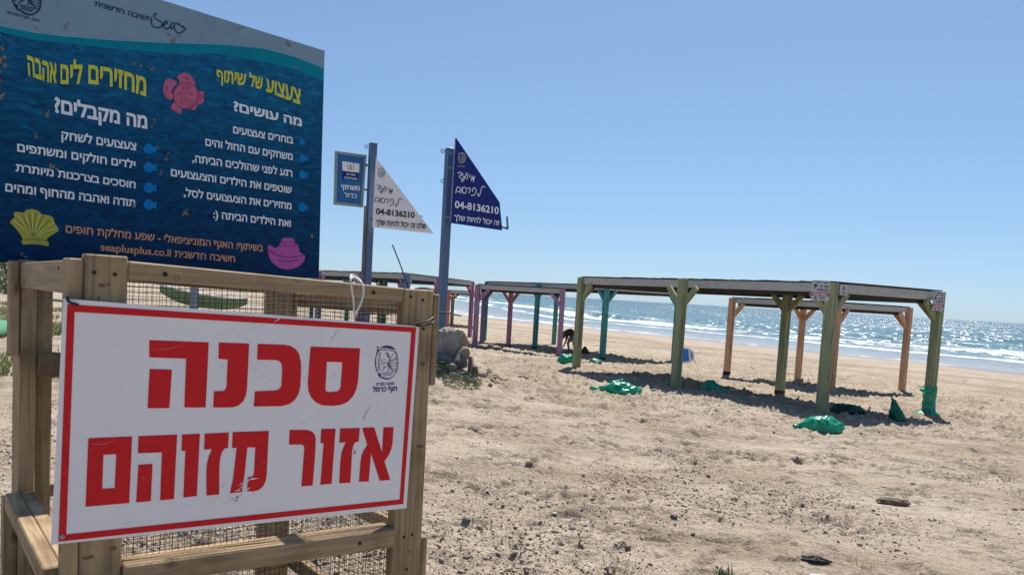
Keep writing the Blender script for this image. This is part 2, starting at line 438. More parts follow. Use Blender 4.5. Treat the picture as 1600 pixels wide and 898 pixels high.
M['bag_part_shaded'] = plastic_bag('part_shaded_green_plastic', (0.012, 0.27, 0.16), (0.004, 0.11, 0.07))  # darker copy of the green plastic: shade on the upright bag is in the colour
M['net'] = plastic_bag('green_netting', (0.03, 0.52, 0.32), (0.012, 0.26, 0.16))
M['bag_shaded'] = plastic_bag('shaded_green_plastic', (0.008, 0.12, 0.075), (0.004, 0.04, 0.03))  # darkest copy of the green plastic, with the shade painted into its colour
M['leaf'] = leaf('grey_green_leaf', (0.10, 0.135, 0.06), (0.05, 0.07, 0.035))
M['grass'] = leaf('dune_grass_blade', (0.19, 0.21, 0.065), (0.10, 0.115, 0.04))
M['dry'] = leaf('dry_grass_blade', (0.30, 0.25, 0.12), (0.16, 0.13, 0.07))
M['twig'] = flat('dark_twig', (0.10, 0.07, 0.045), 0.9)
M['pebble'] = mat('pebble', (0.17, 0.125, 0.085), (0.06, 0.045, 0.033), 3.0, 0.9)
M['clod'] = mat('sand_clod', (0.40, 0.325, 0.24), (0.27, 0.21, 0.15), 3.0, 0.95)

# ------------------------------------------------------------------ mesh helpers
class MB:
    def __init__(s): s.v = []; s.f = []; s.smooth = []
    def add(s, vs, fs, smooth=False):
        o = len(s.v); s.v += [tuple(v) for v in vs]
        s.f += [tuple(i + o for i in f) for f in fs]; s.smooth += [smooth] * len(fs); return s
    def box(s, c, size, R=None):
        hx, hy, hz = size[0] / 2, size[1] / 2, size[2] / 2
        vs = [Vector((x, y, z)) for x in (-hx, hx) for y in (-hy, hy) for z in (-hz, hz)]
        if R is not None: vs = [R @ v for v in vs]
        c = Vector(c)
        return s.add([c + v for v in vs], [(0, 1, 3, 2), (4, 6, 7, 5), (0, 4, 5, 1), (2, 3, 7, 6), (0, 2, 6, 4), (1, 5, 7, 3)])
    def beam(s, a, b, w, h, up=(0, 0, 1)):
        a, b = Vector(a), Vector(b); d = b - a; L = d.length; d.normalize()
        u = Vector(up)
        if abs(d.dot(u)) > 0.98: u = Vector((0, 1, 0))
        x = d.cross(u).normalized(); z = x.cross(d)
        R = Matrix((x, d, z)).transposed()
        return s.box((a + b) / 2, (w, L, h), R)
    def tube(s, path, r, n=6, caps=True):
        path = [Vector(p) for p in path]; m = len(path)
        rs = r if isinstance(r, (list, tuple)) else [r] * m
        vs = []; prev = None
        for i, p in enumerate(path):
            d = (path[min(i + 1, m - 1)] - path[max(i - 1, 0)]).normalized()
            if prev is None:
                u = Vector((0, 0, 1)) if abs(d.z) < 0.9 else Vector((1, 0, 0))
                x = d.cross(u).normalized()
            else:
                x = (prev - d * prev.dot(d)).normalized()
            prev = x; y = d.cross(x)
            for k in range(n):
                a = 2 * math.pi * k / n
                vs.append(p + (x * math.cos(a) + y * math.sin(a)) * rs[i])
        fs = [(i * n + k, i * n + (k + 1) % n, (i + 1) * n + (k + 1) % n, (i + 1) * n + k) for i in range(m - 1) for k in range(n)]
        if caps: fs += [tuple(range(n))[::-1], tuple((m - 1) * n + k for k in range(n))]
        return s.add(vs, fs, True)
    def prism(s, pts, a, b):
        """pts: outline of 3D points; extruded by vectors a -> b"""
        n = len(pts); a = Vector(a); b = Vector(b)
        vs = [Vector(p) + a for p in pts] + [Vector(p) + b for p in pts]
        tris = tessellate_polygon([[Vector(p) for p in pts]])
        fs = [tuple(t) for t in tris] + [tuple(i + n for i in t)[::-1] for t in tris]
        fs += [(i, (i + 1) % n, n + (i + 1) % n, n + i) for i in range(n)]
        return s.add(vs, fs)
    def sheet(s, loops):
        loops = [[Vector(p) for p in l] for l in loops]
        tris = tessellate_polygon(loops)
        return s.add([p for l in loops for p in l], [tuple(t) for t in tris])
    def bm(s, bmo, T=None, smooth=True):
        bmo.verts.index_update()
        vs = [(T @ v.co if T else v.co) for v in bmo.verts]
        return s.add(vs, [tuple(v.index for v in f.verts) for f in bmo.faces], smooth)
    def build(s, name, m, parent=None, loc=None, rz=None, bevel=0.0):
        me = bpy.data.meshes.new(name)
        me.from_pydata([tuple(v) for v in s.v], [], s.f)
        me.update()
        if any(s.smooth): me.polygons.foreach_set('use_smooth', s.smooth)
        for q in (m if isinstance(m, (list, tuple)) else [m]): me.materials.append(q)
        o = bpy.data.objects.new(name, me); COL.objects.link(o)
        if parent is not None: o.parent = parent
        if loc is not None:            # top-level: vertices given in world coordinates
            L = Vector(loc); me.transform(Matrix.Translation(-L)); o.location = L
        if bevel:
            md = o.modifiers.new('edge', 'BEVEL'); md.width = bevel; md.segments = 1; md.limit_method = 'ANGLE'
        return o

def tag(o, label=None, cat=None, group=None, kind=None):
    if label: o['label'] = label
    if cat: o['category'] = cat
    if group: o['group'] = group
    if kind: o['kind'] = kind
    return o

def thing(name, loc, label, cat, group=None, rz=0.0):
    o = bpy.data.objects.new(name, None); COL.objects.link(o)
    o.empty_display_size = 0.1
    o.location = loc; o.rotation_euler = (0, 0, rz)
    return tag(o, label, cat, group)

def rel(root, p):
    """world point -> local coordinates of a root that is only moved and turned about z"""
    d = Vector(p) - root.location
    return Matrix.Rotation(-root.rotation_euler.z, 3, 'Z') @ d

_tc = {}
def bez(p0, h0, h1, p1, n=4):
    out = []
    for i in range(n):
        t = i / n; u = 1 - t
        out.append(p0 * u ** 3 + h0 * (3 * u * u * t) + h1 * (3 * u * t * t) + p1 * t ** 3)
    return out
def area2(P): return sum(P[i].x * P[(i + 1) % len(P)].y - P[(i + 1) % len(P)].x * P[i].y for i in range(len(P)))
def inside(p, P):
    c = False
    for i in range(len(P)):
        a, b = P[i], P[i - 1]
        if (a.y > p.y) != (b.y > p.y) and p.x < (b.x - a.x) * (p.y - a.y) / (b.y - a.y) + a.x: c = not c
    return c
def text2d(s, offset=0.0, shear=0.0):
    """outlines of a line of text, filled contour by contour: [(x, y, layer)], faces"""
    k = (s, offset, shear)
    if k in _tc: return _tc[k]
    c = bpy.data.curves.new('t', 'FONT'); c.body = s; c.shear = shear
    o = bpy.data.objects.new('t', c); COL.objects.link(o)
    bpy.context.view_layer.update()
    cu = o.to_curve(bpy.context.evaluated_depsgraph_get())
    loops = []
    for sp in cu.splines:
        bp = sp.bezier_points; P = []
        for i in range(len(bp)):
            p, q = bp[i], bp[(i + 1) % len(bp)]
            st = (p.handle_right - p.co).length < 1e-4 and (q.handle_left - q.co).length < 1e-4
            d = (q.co - p.co)
            lin = d.length < 1e-6 or (abs((p.handle_right - p.co).cross(d).z) < 1e-4 and abs((q.handle_left - q.co).cross(d).z) < 1e-4)
            P += [p.co.copy()] if (st or lin) else bez(p.co, p.handle_right, q.handle_left, q.co)
        Q = []
        for p in P:
            if not Q or (p - Q[-1]).length > 1e-4: Q.append(p)
        if (Q[0] - Q[-1]).length < 1e-4: Q.pop()
        if len(Q) > 2: loops.append([Vector((q.x, q.y, 0)) for q in Q])
    o.to_curve_clear(); bpy.data.objects.remove(o); bpy.data.curves.remove(c)
    ar = [area2(P) for P in loops]
    hole_of = {}
    for i, P in enumerate(loops):
        for j, R in enumerate(loops):
            if i != j and ar[i] * ar[j] < 0 and abs(ar[j]) > abs(ar[i]) and inside(P[0], R): hole_of[i] = j
    sign = {i: (1 if (ar[i] > 0) else -1) * (-1 if i in hole_of else 1) for i in range(len(loops))}
    def grow(P, d, sg):
        n = len(P); out = []
        for i in range(n):
            e0 = (P[i] - P[i - 1]).normalized(); e1 = (P[(i + 1) % n] - P[i]).normalized()
            n0 = Vector((e0.y, -e0.x, 0)) * sg; n1 = Vector((e1.y, -e1.x, 0)) * sg
            m = n0 + n1; L2 = m.length_squared
            out.append(P[i] + (m * (2 * d / L2) if L2 > .35 else n0 * d))
        return out
    vs, fs, lay = [], [], 0
    for i in range(len(loops)):
        if i in hole_of: continue
        sg = 1 if ar[i] > 0 else -1
        LL = [grow(loops[i], offset, sg)] + [grow(loops[j], -offset * .8, 1 if ar[j] > 0 else -1) for j in hole_of if hole_of[j] == i]
        tris = tessellate_polygon(LL); o_ = len(vs)
        vs += [(p.x, p.y, lay % 3) for l in LL for p in l]
        fs += [tuple(x + o_ for x in t) for t in tris]; lay += 1
    _tc[k] = (vs, fs); return _tc[k]

def heb(s): return s[::-1]

class Plate:
    """a vertical flat sign: local x along the sign, y away from the viewer, z up"""
    def __init__(s, name, o, ang, label, cat, group=None, base=None):
        s.o = Vector(o); s.ang = ang
        s.root = thing(name, base or o, label, cat, group, rz=ang)
        s.n = Vector((-math.sin(ang), math.cos(ang), 0))
    def p(s, px, py, off=0.0):
        r = ray(px, py); c = Vector((0, 0, H))
        t = (s.o - c).dot(s.n) / r.dot(s.n)
        l = rel(s.root, c + r * t); return Vector((l.x, l.y - off, l.z))
    def poly(s, mb, pts, off):
        return mb.sheet([[s.p(*q, off=off) for q in l] for l in (pts if isinstance(pts[0][0], (tuple, list)) else [pts])])
    def text(s, mb, string, bl, br, tl, off, bold=0.018, cap=0.592, shear=0.0):
        vs, fs = text2d(string, bold, shear)
        x0 = min(v[0] for v in vs); x1 = max(v[0] for v in vs)
        A, B, C = s.p(*bl, off=off), s.p(*br, off=off), s.p(*tl, off=off)
        mb.add([A + (B - A) * ((x - x0) / (x1 - x0)) + (C - A) * (y / cap) - Vector((0, l * .0002, 0)) for x, y, l in vs], fs)
    def stroke(s, mb, pts, w, off):
        """ribbon of width w (metres) through pixel points"""
        P = [s.p(*q, off=off) for q in pts]
        y = Vector((0, 1, 0)); L = []; R_ = []
        for i, a in enumerate(P):
            d = (P[min(i + 1, len(P) - 1)] - P[max(i - 1, 0)]); d = d.normalized() if d.length > 1e-9 else Vector((1, 0, 0))
            k = d.cross(y) * (w / 2); L.append(a + k); R_.append(a - k)
        n = len(P)
        mb.add(L + R_, [(i, i + 1, n + i + 1, n + i) for i in range(n - 1)])
    def slab(s, pts, y0, y1):
        P = [s.p(*q) for q in pts]
        return MB().prism(P, (0, y0, 0), (0, y1, 0))

def smooth_path(pts, k=6):
    """Catmull-Rom through points"""
    P = [Vector(p) for p in pts]; P = [P[0]] + P + [P[-1]]; out = []
    for i in range(1, len(P) - 2):
        for j in range(k):
            t = j / k; a, b, c, d = P[i - 1:i + 3]
            out.append(0.5 * ((2 * b) + (c - a) * t + (2 * a - 5 * b + 4 * c - d) * t * t + (3 * b - a - 3 * c + d) * t ** 3))
    out.append(P[-2]); return out

def blob(seed, pts=None, amp=0.25, freq=2.2, sub=3):
    b = bmesh.new(); bmesh.ops.create_icosphere(b, subdivisions=sub, radius=1.0)
    for v in b.verts:
        d = v.co.normalized()
        k = 1 + amp * mnoise.noise(d * freq + Vector((seed * 3.1, seed * 1.7, seed))) + amp * 0.45 * mnoise.noise(d * freq * 2.7 + Vector((seed, 5, 2)))
        v.co = d * k
    return b

def ground_blend(name, x, y):
    return gz(x, y)

# ================================================================== SETTING
def axis(segs):
    out = []
    for a, b, n, pw in segs:
        q = np.linspace(0, 1, n, endpoint=False) ** pw
        out.append(a + (b - a) * q)
    return np.concatenate(out + [np.array([segs[-1][1]])])

def grid_mesh(name, xs, ys, Z, Dm, keep=None, attr=True):
    nx, ny = len(xs), len(ys)
    X, Yv = np.meshgrid(xs, ys)
    co = np.stack([X, Yv, Z], -1).reshape(-1, 3)
    idx = np.arange(nx * ny).reshape(ny, nx)
    q = np.stack([idx[:-1, :-1], idx[:-1, 1:], idx[1:, 1:], idx[1:, :-1]], -1).reshape(-1, 4)
    if keep is not None: q = q[keep.reshape(ny, nx)[:-1, :-1].reshape(-1)]
    used = np.unique(q); remap = -np.ones(nx * ny, int); remap[used] = np.arange(len(used))
    q = remap[q]; co = co[used]; d = Dm.reshape(-1)[used]
    me = bpy.data.meshes.new(name)
    me.vertices.add(len(co)); me.vertices.foreach_set('co', co.astype(np.float32).reshape(-1))
    me.loops.add(q.size); me.loops.foreach_set('vertex_index', q.astype(np.int32).reshape(-1))
    me.polygons.add(len(q)); me.polygons.foreach_set('loop_start', np.arange(0, q.size, 4, dtype=np.int32))
    me.polygons.foreach_set('use_smooth', np.ones(len(q), bool))
    me.update(calc_edges=True)
    a = me.attributes.new('shore', 'FLOAT', 'POINT'); a.data.foreach_set('value', d.astype(np.float32))
    return me

xs = axis([(-1500, -60, 26, 0.45), (-60, -5, 150, 0.55), (-5, 12, 700, 1), (12, 34, 420, 1.15), (34, 70, 60, 1.2), (70, 300, 16, 1.4)])
yl = 1.8 * np.exp(np.linspace(0, math.log(60 / 1.8), 930))
ys = np.concatenate([axis([(-60, 1.8, 40, 0.6)])[:-1], yl, axis([(60, 120, 70, 1.2), (120, 3500, 70, 2.2)])[1:]])
Xg, Yg = np.meshgrid(xs, ys)
Dg = shore(Xg, Yg)
Zg = gbase(Xg, Yg)
near = np.clip((62 - Yg) / 12, 0, 1) * np.clip((-Dg - 9) / 10, 0, 1)
trod = np.clip(.5 + 1.5 * vnoise(Xg / 1.9, Yg / 1.5, 61) + .8 * vnoise(Xg / .7, Yg / .7, 62), .12, 1.25)       # trampled against smooth patches
midf = np.clip((Yg - 6) / 6, 0, 1)
rough = (0.09 * vnoise(Xg / 2.3, Yg / 2.3, 1) + 0.035 * vnoise(Xg / 0.62, Yg / 0.62, 2) + midf * trod * (0.055 * vnoise(Xg / 0.33, Yg / 0.27, 51) + 0.045 * vnoise(Xg / 0.16, Yg / 0.2, 52))
         + trod * (0.026 * vnoise(Xg / 0.21, Yg / 0.16, 3) + 0.024 * vnoise(Xg / 0.10, Yg / 0.075, 4) + 0.016 * vnoise(Xg / 0.055, Yg / 0.045, 6)))
# tyre tracks running along the beach road, smoother than the trodden sand
track = np.zeros_like(Xg)
for y0, sl, w, dep in ((8.6, 0.02, 0.16, .035), (10.1, 0.035, 0.16, .04), (9.2, 0.10, 0.15, .03), (10.8, 0.10, 0.15, .03), (12.0, .01, .2, .03)):
    d = (Yg - (y0 + sl * Xg + 0.25 * vnoise(Xg / 4, Xg * 0 + y0, 8))) / w
    track = track - dep * np.exp(-d ** 2) + dep * 0.55 * np.exp(-((np.abs(d) - 1.7) / 0.5) ** 2)
lane = np.exp(-((Yg - 9.9) / 1.9) ** 2)
Zg = Zg + near * (rough * (1 - 0.55 * lane) + track * (0.7 + 0.8 * vnoise(Xg / .2, Yg / .35, 9)))
# footprints
rng = np.random.default_rng(11)
for k in range(15000):
    if k < 700: fx, fy = rng.uniform(-3, 9), rng.uniform(3.2, 8.5)
    elif k < 8000: fx, fy = rng.uniform(-5, 14), 8 + 20 * rng.random() ** 1.2
    else: fx, fy = rng.uniform(-6, 32), 15 + 38 * rng.random()
    if 0.79 * fx + 0.61 * fy > 37: continue
    if abs(fy - 9.9) < 1.6 and rng.random() < 0.7: continue
    a = rng.uniform(-0.5, 0.9) + (math.pi / 2 if rng.random() < .35 else 0)
    L, Wd, dep = rng.uniform(.07, .14), rng.uniform(.035, .06), rng.uniform(.012, .032) + .020 * min(1, max(0, (fy - 7) / 4))
    i0, i1 = np.searchsorted(xs, [fx - .4, fx + .4]); j0, j1 = np.searchsorted(ys, [fy - .4, fy + .4])
    if i1 - i0 < 2 or j1 - j0 < 2: continue
    dx = Xg[j0:j1, i0:i1] - fx; dy = Yg[j0:j1, i0:i1] - fy
    u = (dx * math.cos(a) + dy * math.sin(a)) / L; v = (-dx * math.sin(a) + dy * math.cos(a)) / Wd
    r2 = u * u + v * v
    Zg[j0:j1, i0:i1] += -dep * np.exp(-r2 ** 1.5) + dep * .6 * np.exp(-((np.sqrt(r2) - 1.45) / .38) ** 2)
M['sand'] = sand_mat()
me = grid_mesh('beach_ground', xs, ys, Zg, Dg)
me.materials.append(M['sand'])
ground = bpy.data.objects.new('beach_ground', me); COL.objects.link(ground); tag(ground, kind='structure')

def gtop(x, y):
    """height of the modelled ground, with its relief"""
    i = min(max(int(np.searchsorted(xs, x)) - 1, 0), len(xs) - 2); j = min(max(int(np.searchsorted(ys, y)) - 1, 0), len(ys) - 2)
    fx = (x - xs[i]) / (xs[i + 1] - xs[i]); fy = (y - ys[j]) / (ys[j + 1] - ys[j])
    return float((Zg[j, i] * (1 - fx) + Zg[j, i + 1] * fx) * (1 - fy) + (Zg[j + 1, i] * (1 - fx) + Zg[j + 1, i + 1] * fx) * fy)

def GT(px, py):
    q = G(px, py); return Vector((q.x, q.y, gtop(q.x, q.y)))

# sea
sx = axis([(-700, -40, 60, .5), (-40, 90, 220, 1), (90, 5200, 70, 2.6)])
sy = axis([(-60, 20, 40, 1), (20, 150, 230, 1), (150, 9000, 90, 2.4)])
Xs, Ys = np.meshgrid(sx, sy); Ds = shore(Xs, Ys)
Zs = np.full_like(Xs, -1.13)
wob = 10 * vnoise(Xs / 28, Ys / 28, 12)
for d0, hgt, wd in ((14, .10, 1.6), (24, .30, 2.0), (42, .34, 2.6), (66, .38, 3.2), (98, .35, 4)):
    q = (Ds + wob - d0) / wd
    Zs += hgt * np.where(q < 0, np.exp(-(q * 1.6) ** 2), np.exp(-(q * .6) ** 2)) * np.clip(.55 + 1.3 * vnoise(Xs / 22, Ys / 22, 14 + d0), 0, 1.2) * np.clip((200 - Ys) / 80, 0, 1)
Zs += .07 * vnoise(Xs / 3.0, Ys / 3.0, 15) * np.clip(Ds / 25, 0, 1) * np.clip((160 - Ys) / 60, 0, 1)
M['sea'] = sea_mat()
me = grid_mesh('sea', sx, sy, Zs, Ds, keep=(Ds > -5))
me.materials.append(M['sea'])
sea = bpy.data.objects.new('sea', me); COL.objects.link(sea); tag(sea, kind='structure')

# distant headland beyond the bay, far to the left
hb = MB()
hm = mat('hazy_headland', (0.36, 0.42, 0.47), (0.27, 0.33, 0.39), 0.02, 1.0, spec=0.0)  # the haze of distance is put into this pale blue colour
hx = np.linspace(-2600, -330, 90)
vs, fs = [], []
for i, x in enumerate(hx):
    t = (x + 2600) / 2270
    hgt = (7 + 30 * (1 - t) ** 1.3) * (1 + .9 * float(vnoise(x / 90, 3.3, 21)) + .5 * float(vnoise(x / 31, 1.3, 22)))
    for k, (dy, fz) in enumerate(((0, -.2), (60, .45), (170, .85), (330, 1.0), (620, .55), (900, -.2))):
        vs.append((x, 2500 + dy + 120 * math.sin(x / 300), -1.6 + hgt * fz + (0.12 * hgt * float(vnoise(x / 40, dy / 60, 23)))))
for i in range(len(hx) - 1):
    for k in range(5):
        fs.append((i * 6 + k, (i + 1) * 6 + k, (i + 1) * 6 + k + 1, i * 6 + k + 1))
hb.add(vs, fs, True)
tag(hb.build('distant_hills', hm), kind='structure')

# ================================================================== TOY CAGE
AW = math.atan2(0.6258, 0.7742)             # heading of the cage front
cage_o = Vector((-.676, 2.117, 0)) + Vector((-math.sin(AW), math.cos(AW), 0)) * 0.03
gcz = 0.0
cage = thing('wooden_cage', (cage_o.x, cage_o.y, 0), 'weathered timber cage with wire mesh sides standing under the blue sea board', 'cage', rz=AW)
TL_ = -0.036                                # the cage leans a little: rails fall this much per metre to the right
def zt(z, x): return z + TL_ * x
def post(x0, x1, y0, y1, top, name='post', bot=-0.06):
    return MB().box(((x0 + x1) / 2, (y0 + y1) / 2, (top + bot) / 2), (x1 - x0, y1 - y0, top - bot)).build(name, M['wz'], cage, bevel=.004)
DEP = 1.04
P_FL = post(-.482, -.384, 0.0, .045, 1.589)
post(-.517, -.484, -.001, .09, 1.576, 'corner_board')
P_FR = post(.432, .545, 0.0, .045, 1.547)
post(-.528, -.478, DEP - .09, DEP, 1.57)
post(-.558, -.530, DEP - .10, DEP + .004, 1.565, 'corner_board', 1.24)
post(-.476, -.425, DEP - .045, DEP, 1.56, 'corner_board')
post(.385, .44, DEP - .09, DEP, 1.52); post(.442, .485, DEP - .05, DEP, 1.515, 'corner_board')
post(.547, .572, .002, .075, 1.535, 'corner_board', 1.225)
post(.547, .572, .002, .075, .70, 'corner_board')
post(-.545, -.519, .004, .085, .74, 'corner_board')
post(-.570, -.530, DEP - .09, DEP + .004, .735, 'corner_board')
def rail(a, b, w, h, m, name='rail'):
    return MB().beam(a, b, w, h).build(name, M[m], cage, bevel=.004)
x0, x1 = -.383, .431
rail((x0, .022, zt(1.541, x0)), (x1, .022, zt(1.541, x1)), .04, .046, 'wx')              # front top
rail((x0, .047, zt(.742, x0)), (x1, .047, zt(.742, x1)), .042, .055, 'wx')               # front middle, two planks side by side
rail((x0, .003, zt(.738, x0)), (x1, .003, zt(.738, x1)), .042, .060, 'wx')
rail((x0, .022, zt(.16, x0)), (x1, .022, zt(.16, x1)), .04, .07, 'wx')
for z, h in ((1.53, .05), (.725, .05), (.36, .09)):                                     # back
    rail((-.443, DEP - .022, zt(z, -.44)), (.383, DEP - .022, zt(z, .38)), .04, h, 'wx')
MB().beam((-.476, DEP - .12, 1.215), (-.02, DEP - .12, 1.165), .036, .085).build('rail', M['driftwood'], cage, bevel=.008)
for z, h, xa, xb, w_ in ((1.528, .085, -.50, -.512, .034), (.742, .06, -.530, -.546, .042), (.74, .058, -.486, -.502, .042), (.30, .08, -.50, -.515, .034)):    # left side
    rail((xa, .092, z), (xb, DEP - .102, z - .01), w_, h, 'wy')
for z, h, xx in ((1.49, .06, .497), (.735, .05, .475), (.737, .05, .522), (.34, .07, .497)):      # right side
    rail((xx, .05, z), (xx, DEP - .055, z - .02), .036 if xx == .497 else .044, h, 'wy')
# wire mesh panels
def wires(p0, ux, L, Z0, Z1, step=.0165, r=.00085, seed=0):
    """woven mesh in the vertical plane through p0 along unit ux"""
    b = MB(); rnd = random.Random(seed); ux = Vector(ux); p0 = Vector(p0); nn = Vector((-ux.y, ux.x, 0))
    k = int(L / step)
    for i in range(k + 1):
        a = p0 + ux * (i * step); j = rnd.uniform(-.0022, .0022); bow = rnd.uniform(-.006, .006)
        b.tube([Vector((a.x, a.y, Z0)), Vector((a.x, a.y, (Z0 + Z1) / 2)) + ux * j + nn * bow, Vector((a.x, a.y, Z1)) + ux * j], r, 3, False)
    k = int((Z1 - Z0) / step)
    for i in range(k + 1):
        z = Z0 + i * step; bow = rnd.uniform(-.006, .006); j = rnd.uniform(-.002, .002)
        b.tube([p0 + Vector((0, 0, z)) + nn * .0016, p0 + ux * (L / 2) + Vector((0, 0, z + j)) + nn * (.0016 + bow), p0 + ux * L + Vector((0, 0, z + j)) + nn * .0016], r * 1.15, 4, False)
    return b
E1 = (1, 0, 0); E2 = (0, 1, 0)
wires((-.38, .046, 0), E1, .81, .77, 1.52, seed=1).build('wire_mesh', M['wire'], cage)
wires((-.38, .046, 0), E1, .81, .19, .71, seed=2).build('wire_mesh', M['wire'], cage)
wires((-.395, DEP - .05, 0), E1, .78, .75, 1.52, seed=3).build('wire_mesh', M['wire'], cage)
wires((-.395, DEP - .05, 0), E1, .78, .10, .70, seed=4).build('wire_mesh', M['wire'], cage)
wires((-.481, .09, 0), E2, .85, .08, .71, seed=6).build('wire_mesh', M['wire'], cage)
wires((.478, .05, 0), E2, .93, .76, 1.47, seed=7).build('wire_mesh', M['wire'], cage)
wires((.478, .05, 0), E2, .93, .08, .71, seed=8).build('wire_mesh', M['wire'], cage)
# screws on the posts and rails
def disc(c, r, n, d=.003):
    b = MB(); c = Vector(c); nn = Vector(n).normalized()
    b.tube([c - nn * .004, c + nn * d], r, 10); return b
for (x, z) in ((-.460, 1.543), (-.414, 1.541), (.455, 1.522), (.502, 1.512), (.51, 1.417), (.473, .715), (.505, .718), (.49, .60)):
    disc((x, 0, z), .0045, (0, -1, 0)).build('screw', M['screw'], cage)
for (x, z) in ((-.295, 1.549), (.32, 1.529), (.30, .728)):
    disc((x, .002 if z > 1 else -.018, z), .006, (0, -1, 0)).build('screw', M['screw'], cage)
for y, z in ((.30, 1.545), (.14, 1.55)):
    disc((-.517, y, z), .004, (-1, 0, 0)).build('screw', M['screw'], cage)

kn = mat('pine_knot', (.10, .06, .03), (.20, .13, .07), 90, .8)
for (x, z, w_, h_, sd) in ((-.443, 1.512, .022, .010, 1), (-.428, 1.516, .010, .007, 2), (.515, 1.30, .024, .022, 3), (.52, 1.02, .040, .012, 4), (-.462, .815, .030, .012, 5), (-.405, .83, .018, .016, 6), (-.45, 1.478, .008, .014, 7), (.50, .66, .012, .012, 8), (.455, .93, .012, .008, 9)):
    r_ = random.Random(sd); b = MB()
    b.sheet([[(x + w_ / 2 * math.cos(a) * r_.uniform(.6, 1.1), -.0012, z + h_ / 2 * math.sin(a) * r_.uniform(.6, 1.1)) for a in np.linspace(0, 6.28, 11)[:-1]]])
    b.build('knot', kn, cage)

# ================================================================== RED WARNING SIGN
sg = Plate('warning_sign', (-.676, 2.117, 1.156), AW, 'white sign with red Hebrew lettering and red border tied to the timber cage', 'sign', base=(-.676, 2.117, .85))
sg.slab([(100, 467), (655, 510), (635, 793), (80, 850)], 0, .004).build('panel', M['sheet'], sg.root, bevel=.0008)
b = MB()
sg.poly(b, [[(105.2, 475), (650, 511.4), (629.8, 786.5), (91.2, 845.5)], [(116.6, 487), (642.4, 518.6), (624.2, 779.6), (103.4, 834)]], .0012)
b.build('red_border', M['red'], sg.root)
L1 = [[(233.2, 531), (326, 534.5), (321.2, 636), (287.8, 636), (290.8, 560), (233.2, 557.8)], [(233.8, 576), (268.6, 577), (264.4, 637.2), (230.4, 637.2)],
      [(341.8, 534.7), (389.1, 536.4), (385.8, 606), (384.3, 616), (380, 626), (372, 633.5), (362, 636), (332.9, 636), (334.3, 610.7), (347, 610.4), (351.5, 609), (353.8, 604.6), (355.7, 561.4), (341.2, 560)],
      [(402.5, 536.9), (444, 538.2), (454, 540.2), (462, 545), (467.5, 553), (470.1, 566), (470.2, 580), (469, 604), (466, 615.5), (460.5, 624.5), (452, 630.8), (440, 634), (396.1, 634.6), (398.3, 610.7), (430, 609.6), (436, 607.6), (439.4, 602.5), (440.9, 578.1), (439.8, 568.5), (436.3, 563.8), (430.5, 562.2), (401.6, 561.4)],
      [[(485.1, 541.1), (562.5, 543.9), (559.2, 594.8), (556.8, 607), (551.5, 618.5), (543, 627.4), (532, 632.2), (520, 633.6), (504, 632.9), (494, 628.6), (486, 620.5), (481.8, 610), (480.8, 596)],
       [(510.5, 564.8), (534.7, 565.6), (532, 603.5), (530.6, 608), (526.8, 610.9), (512.5, 612.1), (509.2, 610.4), (508.3, 606.6)]]]
L2 = [[[(137.9, 684), (206.3, 681.1), (201.7, 785.1), (133.6, 790.9)], [(161.5, 709.8), (181.6, 709), (179, 761.6), (159.5, 762.7)]],
      [(216.1, 680.8), (276.7, 678.2), (271.6, 778.8), (250, 780.8), (252.9, 706.1), (215.5, 707.5)], [(216.1, 725.3), (238.2, 723.9), (235.6, 782.2), (212.6, 784)],
      [(284.3, 678.2), (312.2, 676.8), (307.3, 774.2), (286.3, 776.5), (289.5, 703.8), (283.4, 703.8)],
      [(319.6, 676.8), (357.6, 675), (356.1, 699.5), (350.5, 700), (346.3, 706.5), (343.8, 715.5), (342.6, 731.9), (342.3, 771.6), (322.5, 773.6), (322.2, 734.8), (323.5, 722), (326.5, 711), (331.1, 701.2), (318.8, 701.8)],
      [(363.3, 674.5), (419.9, 672.5), (416.5, 740.5), (415, 750.5), (411, 758.8), (404, 764.8), (395.5, 767), (385.7, 766.4), (386.9, 744.9), (393.5, 743.6), (396.5, 740), (398.9, 698.3), (386.3, 698.3), (382, 740.5), (377.7, 767.8), (359, 769.8), (364.2, 746.3), (369.6, 698.9), (362.4, 699.5)],
      [(452.4, 671), (479, 671), (487, 673.2), (491.6, 678.4), (493.2, 686), (492, 711.8), (488.3, 757.8), (470.7, 759.2), (475.3, 699.5), (474.4, 695.5), (470.5, 694), (451.5, 694)],
      [(501.8, 669.6), (524.2, 669), (517.9, 754.9), (500.3, 756.9), (505.5, 691.7), (500.6, 691.7)],
      [(531.4, 668.7), (562.1, 667.9), (560.1, 689.4), (554.9, 690.2), (551.6, 696.5), (550, 704.2), (547.2, 753.5), (529.9, 754.3), (531.4, 720.4), (533.6, 705.5), (540, 690.3), (529.9, 691.1)],
      [(565.8, 667.9), (584.5, 667), (596.9, 706.6), (598.9, 667), (614.7, 666.7), (613.2, 691.7), (611, 701.5), (607, 710.8), (600.3, 719.9), (609.5, 749.2), (593.1, 750.3), (579.6, 707.5), (575.9, 751.5), (560.7, 752), (563, 720.4), (564.8, 710.5), (568.6, 701.9), (573.6, 694.6)]]
for nm, LL in (('first_word', L1), ('second_line', L2)):
    b = MB()
    for l in LL: sg.poly(b, l, .0012)
    b.build('lettering', M['red'], sg.root)
